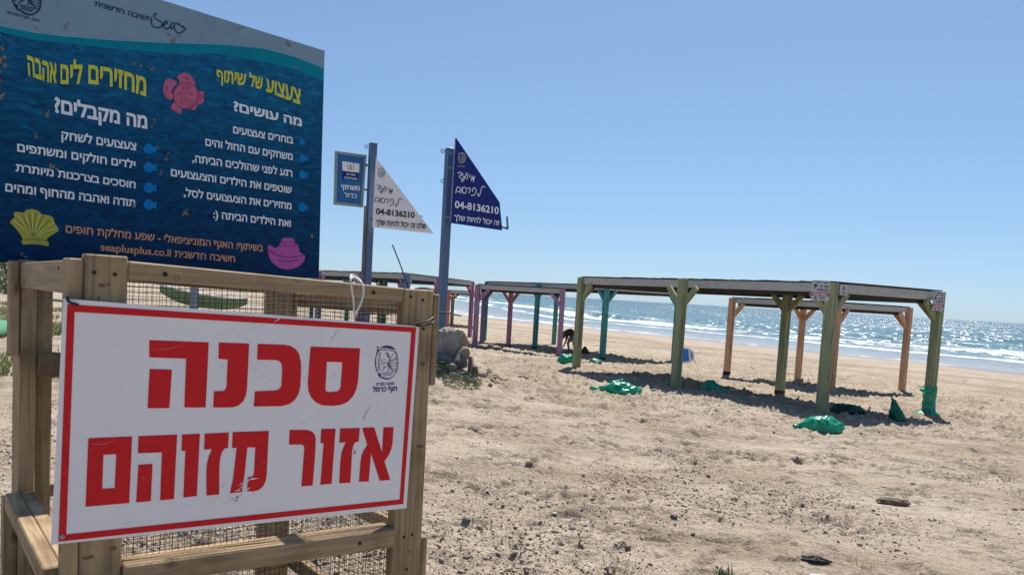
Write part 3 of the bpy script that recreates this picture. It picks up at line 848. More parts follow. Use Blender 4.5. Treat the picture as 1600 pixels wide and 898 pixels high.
# council crest, drawn as ink lines; used on every sign that carries it
def crest(pl, mb, cx, cy, w, h, off, lw, k=(0, 0)):
    def q(u, v): return (cx + u * w / 2 + k[0] * v * h, cy + v * h / 2 + k[1] * u * w)
    def line(pts, f=1.0): pl.stroke(mb, [q(*p) for p in pts], lw * f, off)
    ov = [(math.cos(a), math.sin(a)) for a in np.linspace(-.9, 4.04, 30)]
    line([(.96 * x, .98 * y) for x, y in ov if y > -.75], 1.2)
    line([(-.78, -.72), (-.92, -.3), (-.9, .25), (-.72, .7), (-.5, .95)], 1.0)
    pl.poly(mb, [q(-.45, -.93), q(0, -1.0), q(.4, -.96), q(.75, -.78), q(.2, -.86), q(-.3, -.86)], off)
    line([(-.85, -.95), (-.6, -.86), (0, -.88), (.72, -.74)]); line([(-.8, -.72), (-.4, -.74), (.2, -.74), (.8, -.62)])
    line([(-.85, -.95), (-.72, -.8), (-.8, -.72)]); pl.poly(mb, [q(-.85, -.8), q(-.55, -.74), q(-.72, -.62)], off)
    for x in (-.45, -.2, .1, .35, .55): line([(x, -.83), (x + .06, -.78)], 1.2)
    line([(-.62, -.62), (-.7, 0), (-.66, .5)]); line([(-.5, -.6), (-.58, 0), (-.6, .45)], .7)
    line([(.1, 0), (.55, -.5), (.9, -.62)], .8); line([(.1, 0), (.92, -.35)], .8)
    for a in (-.25, 0, .2, .4, .55): line([(.1, .05), (.45, a * .6 + .1), (.92, a)], .8)
    for i in range(7): line([(.72, -.42 + i * .13), (.95, -.5 + i * .15)], .7)
    line([(-.1, -.65), (.05, -.35), (.25, -.3), (.1, -.62)]); line([(.05, -.55), (.2, -.25), (.35, -.1)], 1.3)
    line([(-.45, -.15), (-.1, -.2), (-.15, -.05), (-.4, -.02), (-.45, -.15)], .8)
    line([(-.5, .1), (0, .02), (.2, .15)]); line([(-.4, .2), (-.1, .3), (-.2, .4)], .7)
    line([(-.45, .55), (-.2, .3), (.1, .15), (.35, .4), (.6, .5)]); line([(.1, .15), (.2, .35), (.1, .5)])
    line([(-.4, .62), (.6, .55)]); line([(-.35, .7), (.5, .66)], .8); line([(-.3, .78), (.4, .74)], .8)
    line([(-.4, .85), (0, .95), (.4, .9), (.5, .82)], 1.2); pl.poly(mb, [q(-.62, .6), q(-.45, .68), q(-.5, .85), q(-.66, .78)], off)
b = MB()
crest(sg, b, 604, 566, 37, 53, .0012, .0018)
b.build('crest', M['navy'], sg.root)
b = MB()
sg.text(b, heb('מועצה אזורית'), (587.5, 602.3), (615.8, 601), (587.7, 597.9), .0012, .02)
sg.text(b, heb('חוף כרמל'), (582, 611.6), (620.3, 610), (582.2, 605.2), .0012, .035)
b.build('small_print', M['navy'], sg.root)
# scuffs on the sheet
def splat(pl, mb, cx, cy, w, h, off, seed, rot=0.0, n=11):
    r = random.Random(seed); pts = []
    for i in range(n):
        a = 2 * math.pi * i / n; k = r.uniform(.5, 1.15)
        x, y = math.cos(a) * w / 2 * k, math.sin(a) * h / 2 * k
        pts.append((cx + x * math.cos(rot) - y * math.sin(rot), cy + x * math.sin(rot) + y * math.cos(rot)))
    pl.poly(mb, pts, off)
b = MB()
for i, (x, y, w, h, ro) in enumerate(((365, 512, 3, 1.2, 0), (372, 508, 2, 1, 0), (394, 516, 3, 1.5, .3), (404, 519, 1.5, 1, 0), (384, 528, 2, 1, .4), (345, 522, 3, 1.2, .2), (522, 524, 22, 1.2, -1.05),
        (529, 517, 10, .8, -1.05), (347, 571, 3, 2, 0), (398, 580, 2.4, 1.2, 0), (409, 588, 2, 1.5, 0), (424, 594, 3, 1.4, 0), (416, 597, 2, 1, 0), (523, 583, 3, 2, 0), (520, 588, 2, 1.5, 0), (476, 589, 2, 1, 0),
        (573, 643, 26, 1.3, -1.05), (569, 651, 14, .9, -1.05), (475, 659, 3, 1, 0), (470, 661, 1.6, 1.2, 0), (349, 757, 9, 1, -1.0), (337, 776, 4, 1.2, -.5), (342, 781, 3, 1, -.5), (438, 708, 3, 1, -.7), (196, 817, 4, 1.5, 0), (203, 815, 2, 1, 0),
        (617, 572, 3, 1.4, .2), (172, 663, 3, 1.5, 0), (411, 721, 4, .7, .1), (485, 517, 3, 1, 0), (536, 765, 4, .6, .2))):
    splat(sg, b, x, y, w, h, .0016, 40 + i, ro)
b.build('scuff_marks', M['scuff'], sg.root)
b = MB()
for i, (x, y, w, h, ro) in enumerate(((371, 776, 8, 3, -.5), (369, 781, 7, 2.4, -.2), (363, 779, 5, 1.3, -.2), (376, 773, 5, 1.2, -.9), (554, 707, 4, 6, .3), (553, 702, 3, 2, 0), (475, 656, 3, .9, .4))):
    splat(sg, b, x, y, w, h, .0018, 90 + i, ro)
b.build('smudge', M['smudge'], sg.root)
b = MB()
for i, (x0_, y0_, x1_, y1_, w) in enumerate(((370, 759, 398, 744, 1.2), (371, 764, 390, 752, .9), (384, 749, 405, 746, 1.0), (378, 768, 392, 760, 1.3), (383, 757, 383.5, 770, 1.6), (388, 744, 386, 758, 1.3), (366, 766, 377, 764, .9))):
    sg.poly(b, [(x0_, y0_), ((x0_ + x1_) / 2, (y0_ + y1_) / 2 - w), (x1_, y1_), ((x0_ + x1_) / 2, (y0_ + y1_) / 2 + w)], .0018)
sg.poly(b, [(426, 504), (436, 497), (441, 495.4), (434, 500)], .0016)
b.build('scrape', M['sheet'], sg.root)
b = MB()
sg.poly(b, [(238, 546.5), (262, 544), (290, 538.2), (262, 545)], .0016); sg.poly(b, [(139, 693.5), (160, 692.6), (181, 688), (160, 693.8)], .0016); sg.poly(b, [(222, 745), (224, 744), (224.5, 746), (222.6, 747)], .0016)
b.build('scratch', flat('pale_red_scratch', (.66, .22, .22), .6), sg.root)
b = MB(); c = sg.p(97, 838, .002); b.tube([c + Vector((0, .003, 0)), c - Vector((0, .002, 0))], .006, 10)
b.build('rivet', M['scuff'], sg.root)

# ties that hold the sign
def tie(name, pts, r, m, label, cat, n=7):
    P = smooth_path(pts, 8); base = min(P, key=lambda p: p.z)
    return tag(MB().tube(P, r, n).build(name, m, loc=base), label, cat)
def cp(x, y, z):
    return cage_o + Matrix.Rotation(AW, 3, 'Z') @ Vector((x, y, z))
def front(px, py, off):
    l = sg.p(px, py, off); return sg.root.location + Matrix.Rotation(AW, 3, 'Z') @ l
tie('cable_tie', [front(650, 507, .004), front(655, 505, .010), front(668, 500, .008), front(681.5, 495, -.012), cp(.578, .05, 1.455), cp(.560, .10, 1.455), cp(.50, .09, 1.45)], .0028, M['rubber'],
    'black cable tie looping from the sign corner round the right cage post, upper strand', 'cable tie')
tie('cable_tie', [front(648, 508.5, .003), front(656, 508.6, .009), front(670, 506, .008), front(682, 502, -.012), cp(.578, .05, 1.437), cp(.560, .10, 1.437), cp(.50, .09, 1.435)], .0028, M['rubber'],
    'black cable tie round the right cage post, lower strand of the pair', 'cable tie')
tie('cable_tie', [front(122, 476, .003), front(114, 474, .008), front(108, 471.5, .006), front(106, 465, -.015), cp(-.497, .10, 1.468), cp(-.487, .2, 1.460), cp(-.484, .5, 1.452), cp(-.482, .8, 1.44)], .0032, M['rubber'],
    'black cable tie at the upper left corner of the warning sign', 'cable tie')
tie('white_rope', [front(554, 493.5, .004), front(552.5, 486, .004), front(551, 470, .006), front(548, 450, .006), front(546.5, 438, .004), front(549, 433, -.005), front(554, 429.5, -.02), front(559, 431, -.03),
    front(564, 437, -.01), front(565.5, 448, .008), front(565, 462, .009), front(561, 476, .008), front(556.5, 486, .006), front(555.5, 493, .003)], .0033, M['rope'],
    'white rope looped over the top rail of the cage, holding the warning sign', 'rope')
tie('white_rope', [front(546.5, 439, .002), front(551, 434, -.004), front(556, 433.5, -.012), front(560, 437, -.004), front(563, 441, .006)], .0036, M['rope'],
    'short white rope turn knotted over the cage rail beside the larger loop', 'rope')
tie('wire_loop', [front(459, 436, .004), front(463, 439.5, .006), front(468, 440.5, .006), front(472, 437.5, .004)], .0011, M['wire'], 'thin wire loop bent over the cage top rail under the blue board', 'wire')
tie('wire_loop', [front(273, 432, .004), front(271.5, 435, .005), front(273.5, 438, .005), front(277.5, 437.5, .005), front(279.5, 434, .005), front(277.5, 431, .005), front(274, 430.8, .004)], .0008, M['wire'],
    'small wire ring on the cage top rail near the left post', 'wire')
tie('thin_rod', [at(613, 382, 2.62), at(625, 412, 2.62), at(639, 452, 2.62), at(656, 500, 2.62), at(700, 640, 2.6) * .5 + at(656, 500, 2.62) * .5], .0023, M['black'], 'thin dark rod sticking up behind the right cage post', 'rod', 5)
tie('thin_rod', [cp(.45, .30, 1.448), at(690, 488.3, 2.66), at(706, 490.5, 2.68), at(720, 493, 2.70)], .0030, M['black'], 'thin dark stick poking out sideways past the blue flag pole', 'rod', 5)

# ================================================================== BLUE SEA BOARD
AB = math.atan2(0.955, 0.882)
bd = Plate('information_board', (-1.40, 3.13, 2.10), AB, 'big dark blue information board with white and yellow Hebrew text behind the cage', 'board', base=(-1.40, 3.13, 0))
BL, BT = (-14, 408.8), (-7, -79.7)
bd.slab([BT, (507, 80), (498, 435), BL], .002, .022).build('panel', M['scuff'], bd.root, bevel=.002)
# printed sea photograph: dark swell, deeper towards the lower edge of the print
m, t, bs = new_mat('printed_sea')
tc = N(t, 'ShaderNodeTexCoord')
mp = N(t, 'ShaderNodeMapping'); mp.inputs['Scale'].default_value = (9, 1, 26); mp.inputs['Rotation'].default_value = (0, .12, 0)
t.links.new(tc.outputs['Object'], mp.inputs[0])
n = N(t, 'ShaderNodeTexNoise'); n.inputs['Scale'].default_value = 1.9; n.inputs['Detail'].default_value = 9; n.inputs['Roughness'].default_value = .68; n.inputs['Distortion'].default_value = .8
t.links.new(mp.outputs[0], n.inputs['Vector'])
sp = N(t, 'ShaderNodeSeparateXYZ'); t.links.new(tc.outputs['Object'], sp.inputs[0])
g = ramp(t, [(0, (.001, .028, .090)), (.35, (.001, .058, .145)), (1, (.008, .135, .27))])
mr = N(t, 'ShaderNodeMapRange'); mr.inputs[1].default_value = 1.57; mr.inputs[2].default_value = 2.5
t.links.new(sp.outputs[2], mr.inputs[0]); t.links.new(mr.outputs[0], g.inputs[0])
r = ramp(t, [(.30, (.35, .38, .45)), (.55, (1, 1, 1)), (.68, (1.6, 1.6, 1.5)), (.76, (3.2, 3.0, 2.6))])
t.links.new(n.outputs[0], r.inputs[0])
mx = N(t, 'ShaderNodeMixRGB', blend_type='MULTIPLY'); mx.inputs[0].default_value = 1
t.links.new(g.outputs[0], mx.inputs[1]); t.links.new(r.outputs[0], mx.inputs[2])
t.links.new(mx.outputs[0], bs.inputs['Base Color']); bs.inputs['Roughness'].default_value = .6; bs.inputs['Specular IOR Level'].default_value = .12
M['print_sea'] = m
M['band'] = mat('teal_band', (.001, .235, .32), (.001, .19, .27), 4, .6, spec=.12)
M['header'] = mat('pale_header', (.225, .33, .395), (.195, .29, .355), 3, .6, spec=.12)
up = [(-12, 38), (7, 41.7), (49, 50.2), (98, 56.4), (171.5, 62.5), (245, 66.2), (279, 67.3), (352.5, 69.8), (413.7, 75.9), (462.7, 89.4), (505.9, 106.5)]
lo = [(-12.5, 47), (0, 50.2), (49, 61.3), (98, 67.4), (171.5, 76), (245, 82), (279, 83.3), (328, 83.8), (377, 89.4), (426, 99.2), (475, 113.9), (505.5, 127.4)]
b = MB(); bd.poly(b, [BT, (507, 80)] + up[::-1], .001); b.build('header_band', M['header'], bd.root)
b = MB(); bd.poly(b, up + lo[::-1], .001); b.build('wave_band', M['band'], bd.root)
b = MB(); bd.poly(b, lo + [(498, 435), BL], .001); b.build('sea_print', M['print_sea'], bd.root)
b = MB(); bd.poly(b, [(a, c - .9) for a, c in up] + [(a, c + .9) for a, c in up[::-1]], .0022); b.build('wave_line', flat('pale_teal', (.16, .36, .46)), bd.root)
O1_ = .0026
def lines(rows, m, bold=.018, cap=.592):
    for s_, bl, br, tl in rows:
        b = MB(); bd.text(b, s_, bl, br, tl, O1_, bold, cap); b.build('text_line', m, bd.root)
def arch(s_, pts_base, pts_top, bold):
    """heading on a curved baseline: letters follow two guide curves"""
    vs, fs = text2d(s_, bold); x0 = min(v[0] for v in vs); x1 = max(v[0] for v in vs); b = MB(); out = []
    bx = [p[0] for p in pts_base]; by = [p[1] for p in pts_base]; tx = [p[0] for p in pts_top]; ty = [p[1] for p in pts_top]
    for x, y, l in vs:
        u = (x - x0) / (x1 - x0); w = np.linspace(0, 1, len(bx))
        B = (np.interp(u, w, bx), np.interp(u, w, by)); T = (np.interp(u, w, tx), np.interp(u, w, ty)); k = y / .592
        out.append(bd.p(B[0] + (T[0] - B[0]) * k, B[1] + (T[1] - B[1]) * k, O1_ + l * .0002))
    b.add(out, fs); b.build('heading', M['yellow_print'], bd.root)
arch(heb('מחזירים לים אהבה'), [(44, 117), (72, 127), (100, 131), (142, 130), (185, 136), (228, 150)], [(42, 88), (72, 98), (100, 103), (142, 103), (185, 110), (228, 123.5)], .03)
arch(heb('צעצוע של שיתוף'), [(338, 125), (362, 131), (389, 134), (412, 141), (440, 152), (469, 163)], [(338, 110), (362, 113), (389, 118), (412, 123), (440, 131), (469, 141)], .03)
lines([(heb('מה מקבלים?'), (84.5, 175), (229.8, 201), (84, 155.5)), (heb('מה עושים?'), (364.5, 172.7), (471.2, 197.5), (364, 160.5))], M['white_print'], .035)
lines([(heb('צעצועים לשחק'), (95.6, 217.6), (212.7, 235), (95.6, 206.2)), (heb('ילדים חולקים ומשתפים'), (26.5, 236.3), (211.2, 263.2), (26.5, 225)),
       (heb('חוסכים בצרכנות מיותרת'), (24, 267.4), (211.2, 294.3), (24.5, 256.8)), (heb('תודה ואהבה מהחוף ומהים'), (7.8, 298.5), (210.7, 323), (8, 287)),
       (heb('בוחרים צעצועים'), (363.7, 207.8), (457.8, 224.6), (363.7, 198)), (heb('משחקים עם החול והים'), (320.4, 227.3), (456.7, 250.3), (320.4, 217.1)),
       (heb('רגע לפני שהולכים הביתה,'), (300, 252.9), (456.4, 276.2), (300, 242.6)), (heb('שוטפים את הילדים והצעצועים'), (266.6, 274.8), (455.3, 302.1), (266.6, 264.4)),
       (heb('מחזירים את הצעצועים לסל,'), (286.7, 306.4), (455.1, 327), (286.7, 296.2)), (':) ' + heb('ואת הילדים הביתה'), (332.9, 340.3), (454, 354.2), (332.9, 330.4))], M['white_print'], .028)
lines([(heb('בשיתוף: האגף המוניציפאלי - שפע מחלקת חופים'), (102.4, 363), (410.4, 392.5), (102.4, 352.4)), ('seaplusplus.co.il ' + heb('חשיבה חדשנית'), (156.8, 391.1), (366.9, 409.3), (156.8, 381.2))], M['orange_print'], .022)
b = MB(); bd.text(b, heb('חשיבה חדשנית'), (147, 9.5), (237, 34.8), (147.6, 2.7), O1_, .03); b.build('text_line', M['ink'], bd.root)
b = MB()                                        # handwritten "Sea" mark
def hand(pl, mb, crop, pts, w):
    sx_, x0_, y0_ = crop; q = [(p.x, p.y) for p in smooth_path([(x0_ + a / sx_, y0_ + c / sx_, 0) for a, c in pts], 5)]
    pl.stroke(mb, q, w, O1_)
CS = (8.89, 130, 0)
hand(bd, b, CS, [(940, 270), (945, 330), (975, 378), (1030, 392), (1085, 370), (1100, 335), (1060, 300), (1000, 262), (982, 225), (1000, 195), (1028, 205)], .0055)
hand(bd, b, CS, [(1090, 355), (1150, 335), (1170, 310), (1145, 300), (1118, 330), (1112, 380), (1145, 408), (1190, 395), (1215, 360)], .0055)
hand(bd, b, CS, [(1262, 330), (1235, 325), (1212, 365), (1222, 408), (1252, 385), (1265, 335), (1262, 385), (1285, 440), (1325, 466), (1380, 445), (1420, 402)], .0055)
hand(bd, b, CS, [(1275, 325), (1330, 350), (1380, 380), (1425, 402)], .005); hand(bd, b, CS, [(1322, 318), (1330, 362)], .004); hand(bd, b, CS, [(1390, 355), (1372, 400)], .004)
b.build('script_logo', M['ink'], bd.root)
b = MB(); crest(bd, b, 40, -7.5, 50, 62, O1_, .0042, (0, .17)); b.build('crest', M['ink'], bd.root)
b = MB(); bd.text(b, heb('מ.א. חוף הכרמל'), (10, 21.5), (60.5, 35), (10.3, 17.6), O1_, .03); b.build('text_line', M['ink'], bd.root)
# pictures of moulded beach toys
def from_crop(pts, sc, x0_, y0_): return [(x0_ + a / sc, y0_ + c / sc) for a, c in pts]
def round_crop(pts, sc, x0_, y0_, k=4):
    n = len(pts); out = []
    for i in range(n):
        a, b_, c, d = [Vector((*pts[(i + j) % n], 0)) for j in (-1, 0, 1, 2)]
        for j in range(k):
            t = j / k; out.append(0.5 * ((2 * b_) + (c - a) * t + (2 * a - 5 * b_ + 4 * c - d) * t * t + (3 * b_ - a - 3 * c + d) * t ** 3))
    return [(x0_ + p.x / sc, y0_ + p.y / sc) for p in out]
toy_p = mat('pink_toy_print', (.60, .12, .22), (.42, .07, .15), 30, .45); toy_p2 = flat('dark_pink_print', (.33, .04, .11)); toy_m = mat('magenta_toy_print', (.50, .07, .36), (.37, .045, .27), 22, .45)
toy_m2 = flat('dark_magenta_print', (.22, .025, .17)); toy_y = mat('yellow_toy_print', (.46, .42, .035), (.35, .32, .03), 25, .45); toy_y2 = flat('olive_print', (.22, .21, .02)); toy_y3 = flat('pale_yellow_print', (.60, .56, .12))
C2 = (4.083, 230, 0)
b = MB()
for l in ([(105, 540), (120, 510), (150, 506), (188, 530), (162, 562), (152, 590), (168, 612), (150, 640), (118, 620), (100, 585)],
          [(190, 490), (230, 467), (270, 480), (298, 515), (302, 550), (270, 545), (250, 530), (210, 545), (203, 515)],
          [(322, 590), (355, 588), (357, 650), (322, 668), (310, 630)], [(150, 690), (172, 650), (215, 680), (212, 725), (170, 708)], [(275, 690), (320, 665), (300, 705)]):
    bd.poly(b, round_crop(l, *C2), O1_)
bd.poly(b, from_crop([(245 + 82 * math.cos(a), 612 + 84 * math.sin(a)) for a in np.linspace(0, 6.28, 28, endpoint=False)], *C2), O1_ + .0004)
cr = b.build('crab_picture', toy_p, bd.root)
b = MB()
bd.stroke(b, from_crop([(245 + 80 * math.cos(a), 612 + 82 * math.sin(a)) for a in np.linspace(0, 6.28, 29)], *C2), .004, O1_ + .001)
for (x, y, r_) in ((228, 560, 9), (262, 560, 9), (210, 595, 6), (280, 600, 6), (245, 640, 6), (220, 650, 5), (275, 650, 5), (340, 620, 12), (120, 560, 9), (250, 500, 10)):
    bd.stroke(b, from_crop([(x + r_ * math.cos(a), y + r_ * math.sin(a)) for a in np.linspace(0, 6.28, 10)], *C2), .003, O1_ + .001)
b.build('crab_shading', toy_p2, bd.root)
C3 = (4.081, 0, 200)
b = MB(); bd.poly(b, round_crop([(62, 600), (90, 570), (85, 545), (110, 535), (150, 540), (165, 525), (205, 517), (245, 530), (265, 550), (300, 555), (335, 570), (345, 600), (370, 640), (365, 660), (300, 705), (310, 735), (300, 752), (265, 745), (210, 740), (150, 742), (135, 725), (140, 700), (100, 640)], *C3), O1_)
b.build('shell_picture', toy_y, bd.root)
b = MB()
for x, y in ((85, 585), (112, 555), (160, 545), (205, 530), (252, 548), (298, 570), (338, 605), (355, 640)):
    bd.stroke(b, from_crop([(x, y), ((x + 215) / 2 - 4, (y + 690) / 2), (212 + (x - 215) * .1, 690)], *C3), .004, O1_ + .0006)
b.build('shell_ribs', toy_y3, bd.root)
b = MB()
for x, y in ((98, 575), (138, 552), (182, 540), (228, 542), (276, 562), (318, 590)):
    bd.stroke(b, from_crop([(x, y), ((x + 215) / 2 - 4, (y + 690) / 2), (212 + (x - 215) * .12, 688)], *C3), .003, O1_ + .0006)
bd.stroke(b, from_crop([(140, 715), (210, 705), (300, 720)], *C3), .004, O1_ + .0006)
b.build('shell_grooves', toy_y2, bd.root)
C4 = (3.741, 230, 200)
b = MB(); bd.poly(b, round_crop([(703, 690), (720, 685), (742, 700), (768, 690), (770, 680), (782, 665), (785, 650), (800, 642), (850, 645), (862, 660), (860, 672), (880, 685), (890, 725), (915, 740), (920, 760), (905, 790), (870, 815), (820, 826), (770, 815), (730, 785), (710, 750)], *C4), O1_)
b.build('boat_picture', toy_m, bd.root)
b = MB()
for l, w_ in (([(705, 710), (760, 745), (830, 757), (915, 745)], .006), ([(760, 770), (830, 780), (880, 772)], .007), ([(770, 690), (820, 688), (870, 690)], .004), ([(785, 668), (825, 664), (860, 668)], .004)):
    bd.stroke(b, from_crop(l, *C4), w_, O1_ + .0006)
b.build('boat_shading', toy_m2, bd.root)
fish = mat('blue_fish_print', (.004, .22, .56), (.004, .15, .42), 30, .6, spec=.1)
for (x, y, w_, h_) in ((234, 233, 22, 17), (234, 261.5, 22, 17), (234, 293.5, 22, 17), (234, 320, 22, 17), (472, 222.5, 10, 11), (473.5, 247.5, 14, 12), (474, 273, 16, 13), (473, 324, 16, 14)):
    b = MB(); bd.poly(b, [(x - w_ * .5, y), (x - w_ * .3, y - h_ * .42), (x, y - h_ * .5), (x + w_ * .25, y - h_ * .2), (x + w_ * .5, y - h_ * .34), (x + w_ * .42, y + .1 * h_), (x + w_ * .5, y + h_ * .42), (x + w_ * .25, y + h_ * .24), (x, y + h_ * .5), (x - w_ * .32, y + h_ * .38)], O1_)
    b.build('fish_bullet', fish, bd.root)
b = MB()
for i, (x, y, w_, h_) in enumerate(((56, 43.5, 7, 6), (103, 42, 9, 8), (106, 37, 4, 4), (99, 46, 5, 3), (264, 56, 8, 7), (271, 63, 10, 8), (279, 57, 6, 5), (268, 68, 6, 5), (208, 100, 8, 5), (220, 104, 9, 5), (238, 108, 10, 8), (231, 106, 4, 3),
        (4, 96, 14, 18), (3, 78, 8, 14), (8, 104, 9, 10), (2, 150, 9, 18), (-3, 60, 12, 20), (-6, 120, 10, 40), (15, 66, 6, 4), (73, 181, 10, 11), (75, 175, 5, 7), (240, 190, 4, 12), (237, 197, 8, 3), (83, 261, 17, 12), (88, 264, 8, 8), (55, 212, 5, 10), (41, 126, 7, 6), (290, 333, 13, 9), (292, 328, 6, 5), (286, 336, 5, 3),
        (488, 368, 9, 7), (485, 371, 5, 4), (262, 240, 9, 3), (259, 247, 3, 12), (250, 271, 7, 8), (246, 232, 4, 7), (208, 322, 6, 8), (464, 105, 6, 7), (375, 44, 12, 4), (450, 68, 12, 6), (452, 72, 6, 4), (38, 402, 9, 6), (34, 396, 5, 8), (401, 344, 6, 5), (494, 140, 2, 2), (494, 178, 2, 2), (130, 56, 3, 2))):
    for q_ in range(4):
        r4 = random.Random(i * 7 + q_)
        splat(bd, b, x + r4.uniform(-.32, .32) * w_, y + r4.uniform(-.32, .32) * h_, w_ * r4.uniform(.25, .6), h_ * r4.uniform(.25, .6), O1_ + .0010 + .0002 * q_, 200 + i * 5 + q_, r4.uniform(0, 3), 12)
b.build('peeled_patches', M['tan'], bd.root)
for px_ in (44, 436):
    x = bd.p(px_, 430).x
    MB().box((x, .055, 1.1), (.05, .06, 2.6)).build('post', M['wz'], bd.root)
q = at(303, 470, 14.0); fp = thing('steel_post', (q.x, q.y, gz(q.x, q.y)), 'pale grey steel post seen through the cage mesh under the blue board', 'post')
MB().box((0, 0, 1.1), (.13, .13, 2.6), Matrix.Rotation(.5, 3, 'Z')).build('shaft', mat('pale_grey_steel', (.30, .32, .40), (.22, .24, .31), 3, .5), fp)
MB().box((0, 0, 2.41), (.15, .15, .012), Matrix.Rotation(.5, 3, 'Z')).build('cap', M['pole'], fp)

# ================================================================== FLAG POLES
def sqpole(root, x, y, w, z0, z1, rz, m, name='pole'):
    return MB().box((x, y, (z0 + z1) / 2), (w, w, z1 - z0), Matrix.Rotation(rz, 3, 'Z')).build(name, m, root, bevel=.006)
def ring(root, c, r=.03):
    c = Vector(c)
    return MB().tube([c + Vector((r * math.cos(a), 0, r * math.sin(a))) for a in np.linspace(0, 6.28, 13)], .008, 5, False).build('eyelet', M['pole'], root)
ink_w = M['white_print']
def script_words(pl, mb, ox, oy, sc, w):
    """the two handwritten words, as pen strokes (coordinates of the photo crop, scaled)"""
    W1 = [[(142, 352), (165, 343), (180, 350), (176, 366), (158, 378), (163, 388), (176, 402)], [(192, 352), (188, 372), (200, 388), (214, 378)], [(222, 346), (214, 378), (200, 410), (184, 428), (180, 415), (196, 398)],
          [(238, 352), (226, 412)], [(258, 366), (250, 392)], [(264, 424), (277, 372), (279, 410), (299, 374), (284, 432)]]
    W2 = [[(126, 532), (138, 482), (156, 478), (168, 496), (158, 520), (140, 516)], [(187, 478), (171, 536)], [(205 + 19 * math.cos(a), 506 + 27 * math.sin(a)) for a in np.linspace(0, 6.28, 11)],
          [(232, 490), (250, 484), (258, 498), (246, 534)], [(282, 520), (276, 500), (292, 484), (310, 500), (306, 530), (286, 552), (266, 552)], [(396, 480), (374, 470), (360, 486), (350, 530), (334, 560), (326, 548), (330, 530)]]
    for s_ in W1 + W2:
        q = [(p.x, p.y) for p in smooth_path([(ox + a * sc[0] + c * sc[2], oy + c * sc[1] + a * sc[3], 0) for a, c in s_], 4)]
        pl.stroke(mb, q, w, .006)
# the dark blue one
YB = 13.6
pb = at(686, 545, YB); gzb = gz(pb.x, pb.y)
pole2 = thing('flag_pole', (pb.x, pb.y, gzb), 'blue grey square steel pole carrying the dark blue flag shaped sign', 'pole')
pt = at(703, 232, YB)
sqpole(pole2, .015, 0, .135, -.25, pt.z - gzb, .62, M['pole']).rotation_euler = (0, 0, 0)
for py_ in (236, 283):
    q = at(691.5, py_, YB); ring(pole2, rel(pole2, q))
AF = 0.55
def flag_plate(name, o, label, group, pts, m):
    pl = Plate(name, o, AF, label, 'sign', group)
    pl.slab(pts, .004, .016).build('panel', m, pl.root)
    return pl
o2 = at(745, 300, YB - .02)
navy_sheet = mat('navy_sheet', (.014, .030, .20), (.010, .024, .165), 3, .55, spec=.2)
f2 = flag_plate('flag_sign', o2, 'dark blue flag shaped sign with white writing, on the right steel pole', 'flag shaped signs on steel poles', [(712.4, 214.8), (781, 316.2), (785, 359.9), (704.7, 348.5)], navy_sheet)
b = MB(); crest(f2, b, 721.4, 247, 13, 17, .006, .008); f2.text(b, heb('חוף הכרמל'), (714, 260.5), (726, 262), (714, 258), .006); b.build('crest', M['scuff'], f2.root)
b = MB(); script_words(f2, b, 690, 210, (1 / 5.791, 1 / 5.791, 0, 0), .016); b.build('handwriting', ink_w, f2.root)
b = MB(); f2.text(b, '04-8136210', (710.2, 324.4), (779, 334.4), (710.6, 313.6), .006, .03, .70); b.build('phone_number', ink_w, f2.root)
b = MB(); f2.text(b, heb('זה יכול להיות שלך'), (709, 343.3), (779.8, 352.4), (709.3, 336.2), .006, .022); b.build('text_line', ink_w, f2.root)
b = MB(); q = [f2.p(x, y) for x, y in ((783, 353.5), (788, 355.6), (793.4, 357.4), (792.8, 348), (792.2, 338))]
b.tube(q[:3], .022, 6); b.tube(q[2:], .018, 6); b.build('bracket', M['pole'], f2.root)
b = MB(); b.tube([f2.p(712.2, 217, -.02), f2.p(705, 346, -.02)], .012, 6); b.build('edge_tube', M['scuff'], f2.root)
for (x, y) in ((711, 240), (709.5, 262), (706, 340)):
    MB().beam(f2.p(x - 8, y - .5, -.03), f2.p(x + 3, y, -.03), .03, .04).build('clamp', M['pole'], f2.root)
# the white one with the ball games sign on the same pole
YA = 15.5
pa = at(572, 512, YA); gza = gz(pa.x, pa.y)
pole1 = thing('flag_pole', (pa.x, pa.y, gza), 'rust streaked blue steel pole between the white triangle and the ball games sign', 'pole')
pt = at(580, 225, YA)
sqpole(pole1, -.02, 0, .135, -.25, pt.z - gza, .62, M['pole'])
MB().box((-.02, 0, pt.z - gza + .006), (.14, .14, .012), Matrix.Rotation(.62, 3, 'Z')).build('cap', M['pole'], pole1)
for x_, y_ in ((572.5, 229), (571.5, 258)):
    q = at(x_, y_, YA); ring(pole1, rel(pole1, q))
ru = MB(); ru.box((-.105, -.045, (pt.z - gza) * .35), (.06, .055, (pt.z - gza) * .70), Matrix.Rotation(.62, 3, 'Z')); ru.build('old_bracket_bar', M['rust_pole'], pole1, bevel=.004)
o1 = at(625, 320, YA)
f1 = flag_plate('flag_sign', o1, 'white triangular flag shaped sign with dark writing, on the left steel pole', 'flag shaped signs on steel poles', [(587.7, 246.5), (677.8, 364.9), (582.2, 354.9)], M['sheet'])
b = MB(); crest(f1, b, 596, 270, 11, 15, .006, .007); b.build('crest', M['scuff'], f1.root)
b = MB(); script_words(f1, b, 565.2, 238.6, (1 / 6.2, 1 / 7.0, 0, .012), .013); b.build('handwriting', M['black'], f1.root)
b = MB(); f1.text(b, '04-8136210', (587.3, 334.3), (647.6, 340.6), (587.6, 325.3), .006, .03, .70); b.build('phone_number', M['black'], f1.root)
b = MB(); f1.text(b, heb('שלט זה יכול להיות שלך'), (586.8, 351.2), (665.8, 357.6), (587.1, 344), .006, .022); b.build('text_line', M['black'], f1.root)
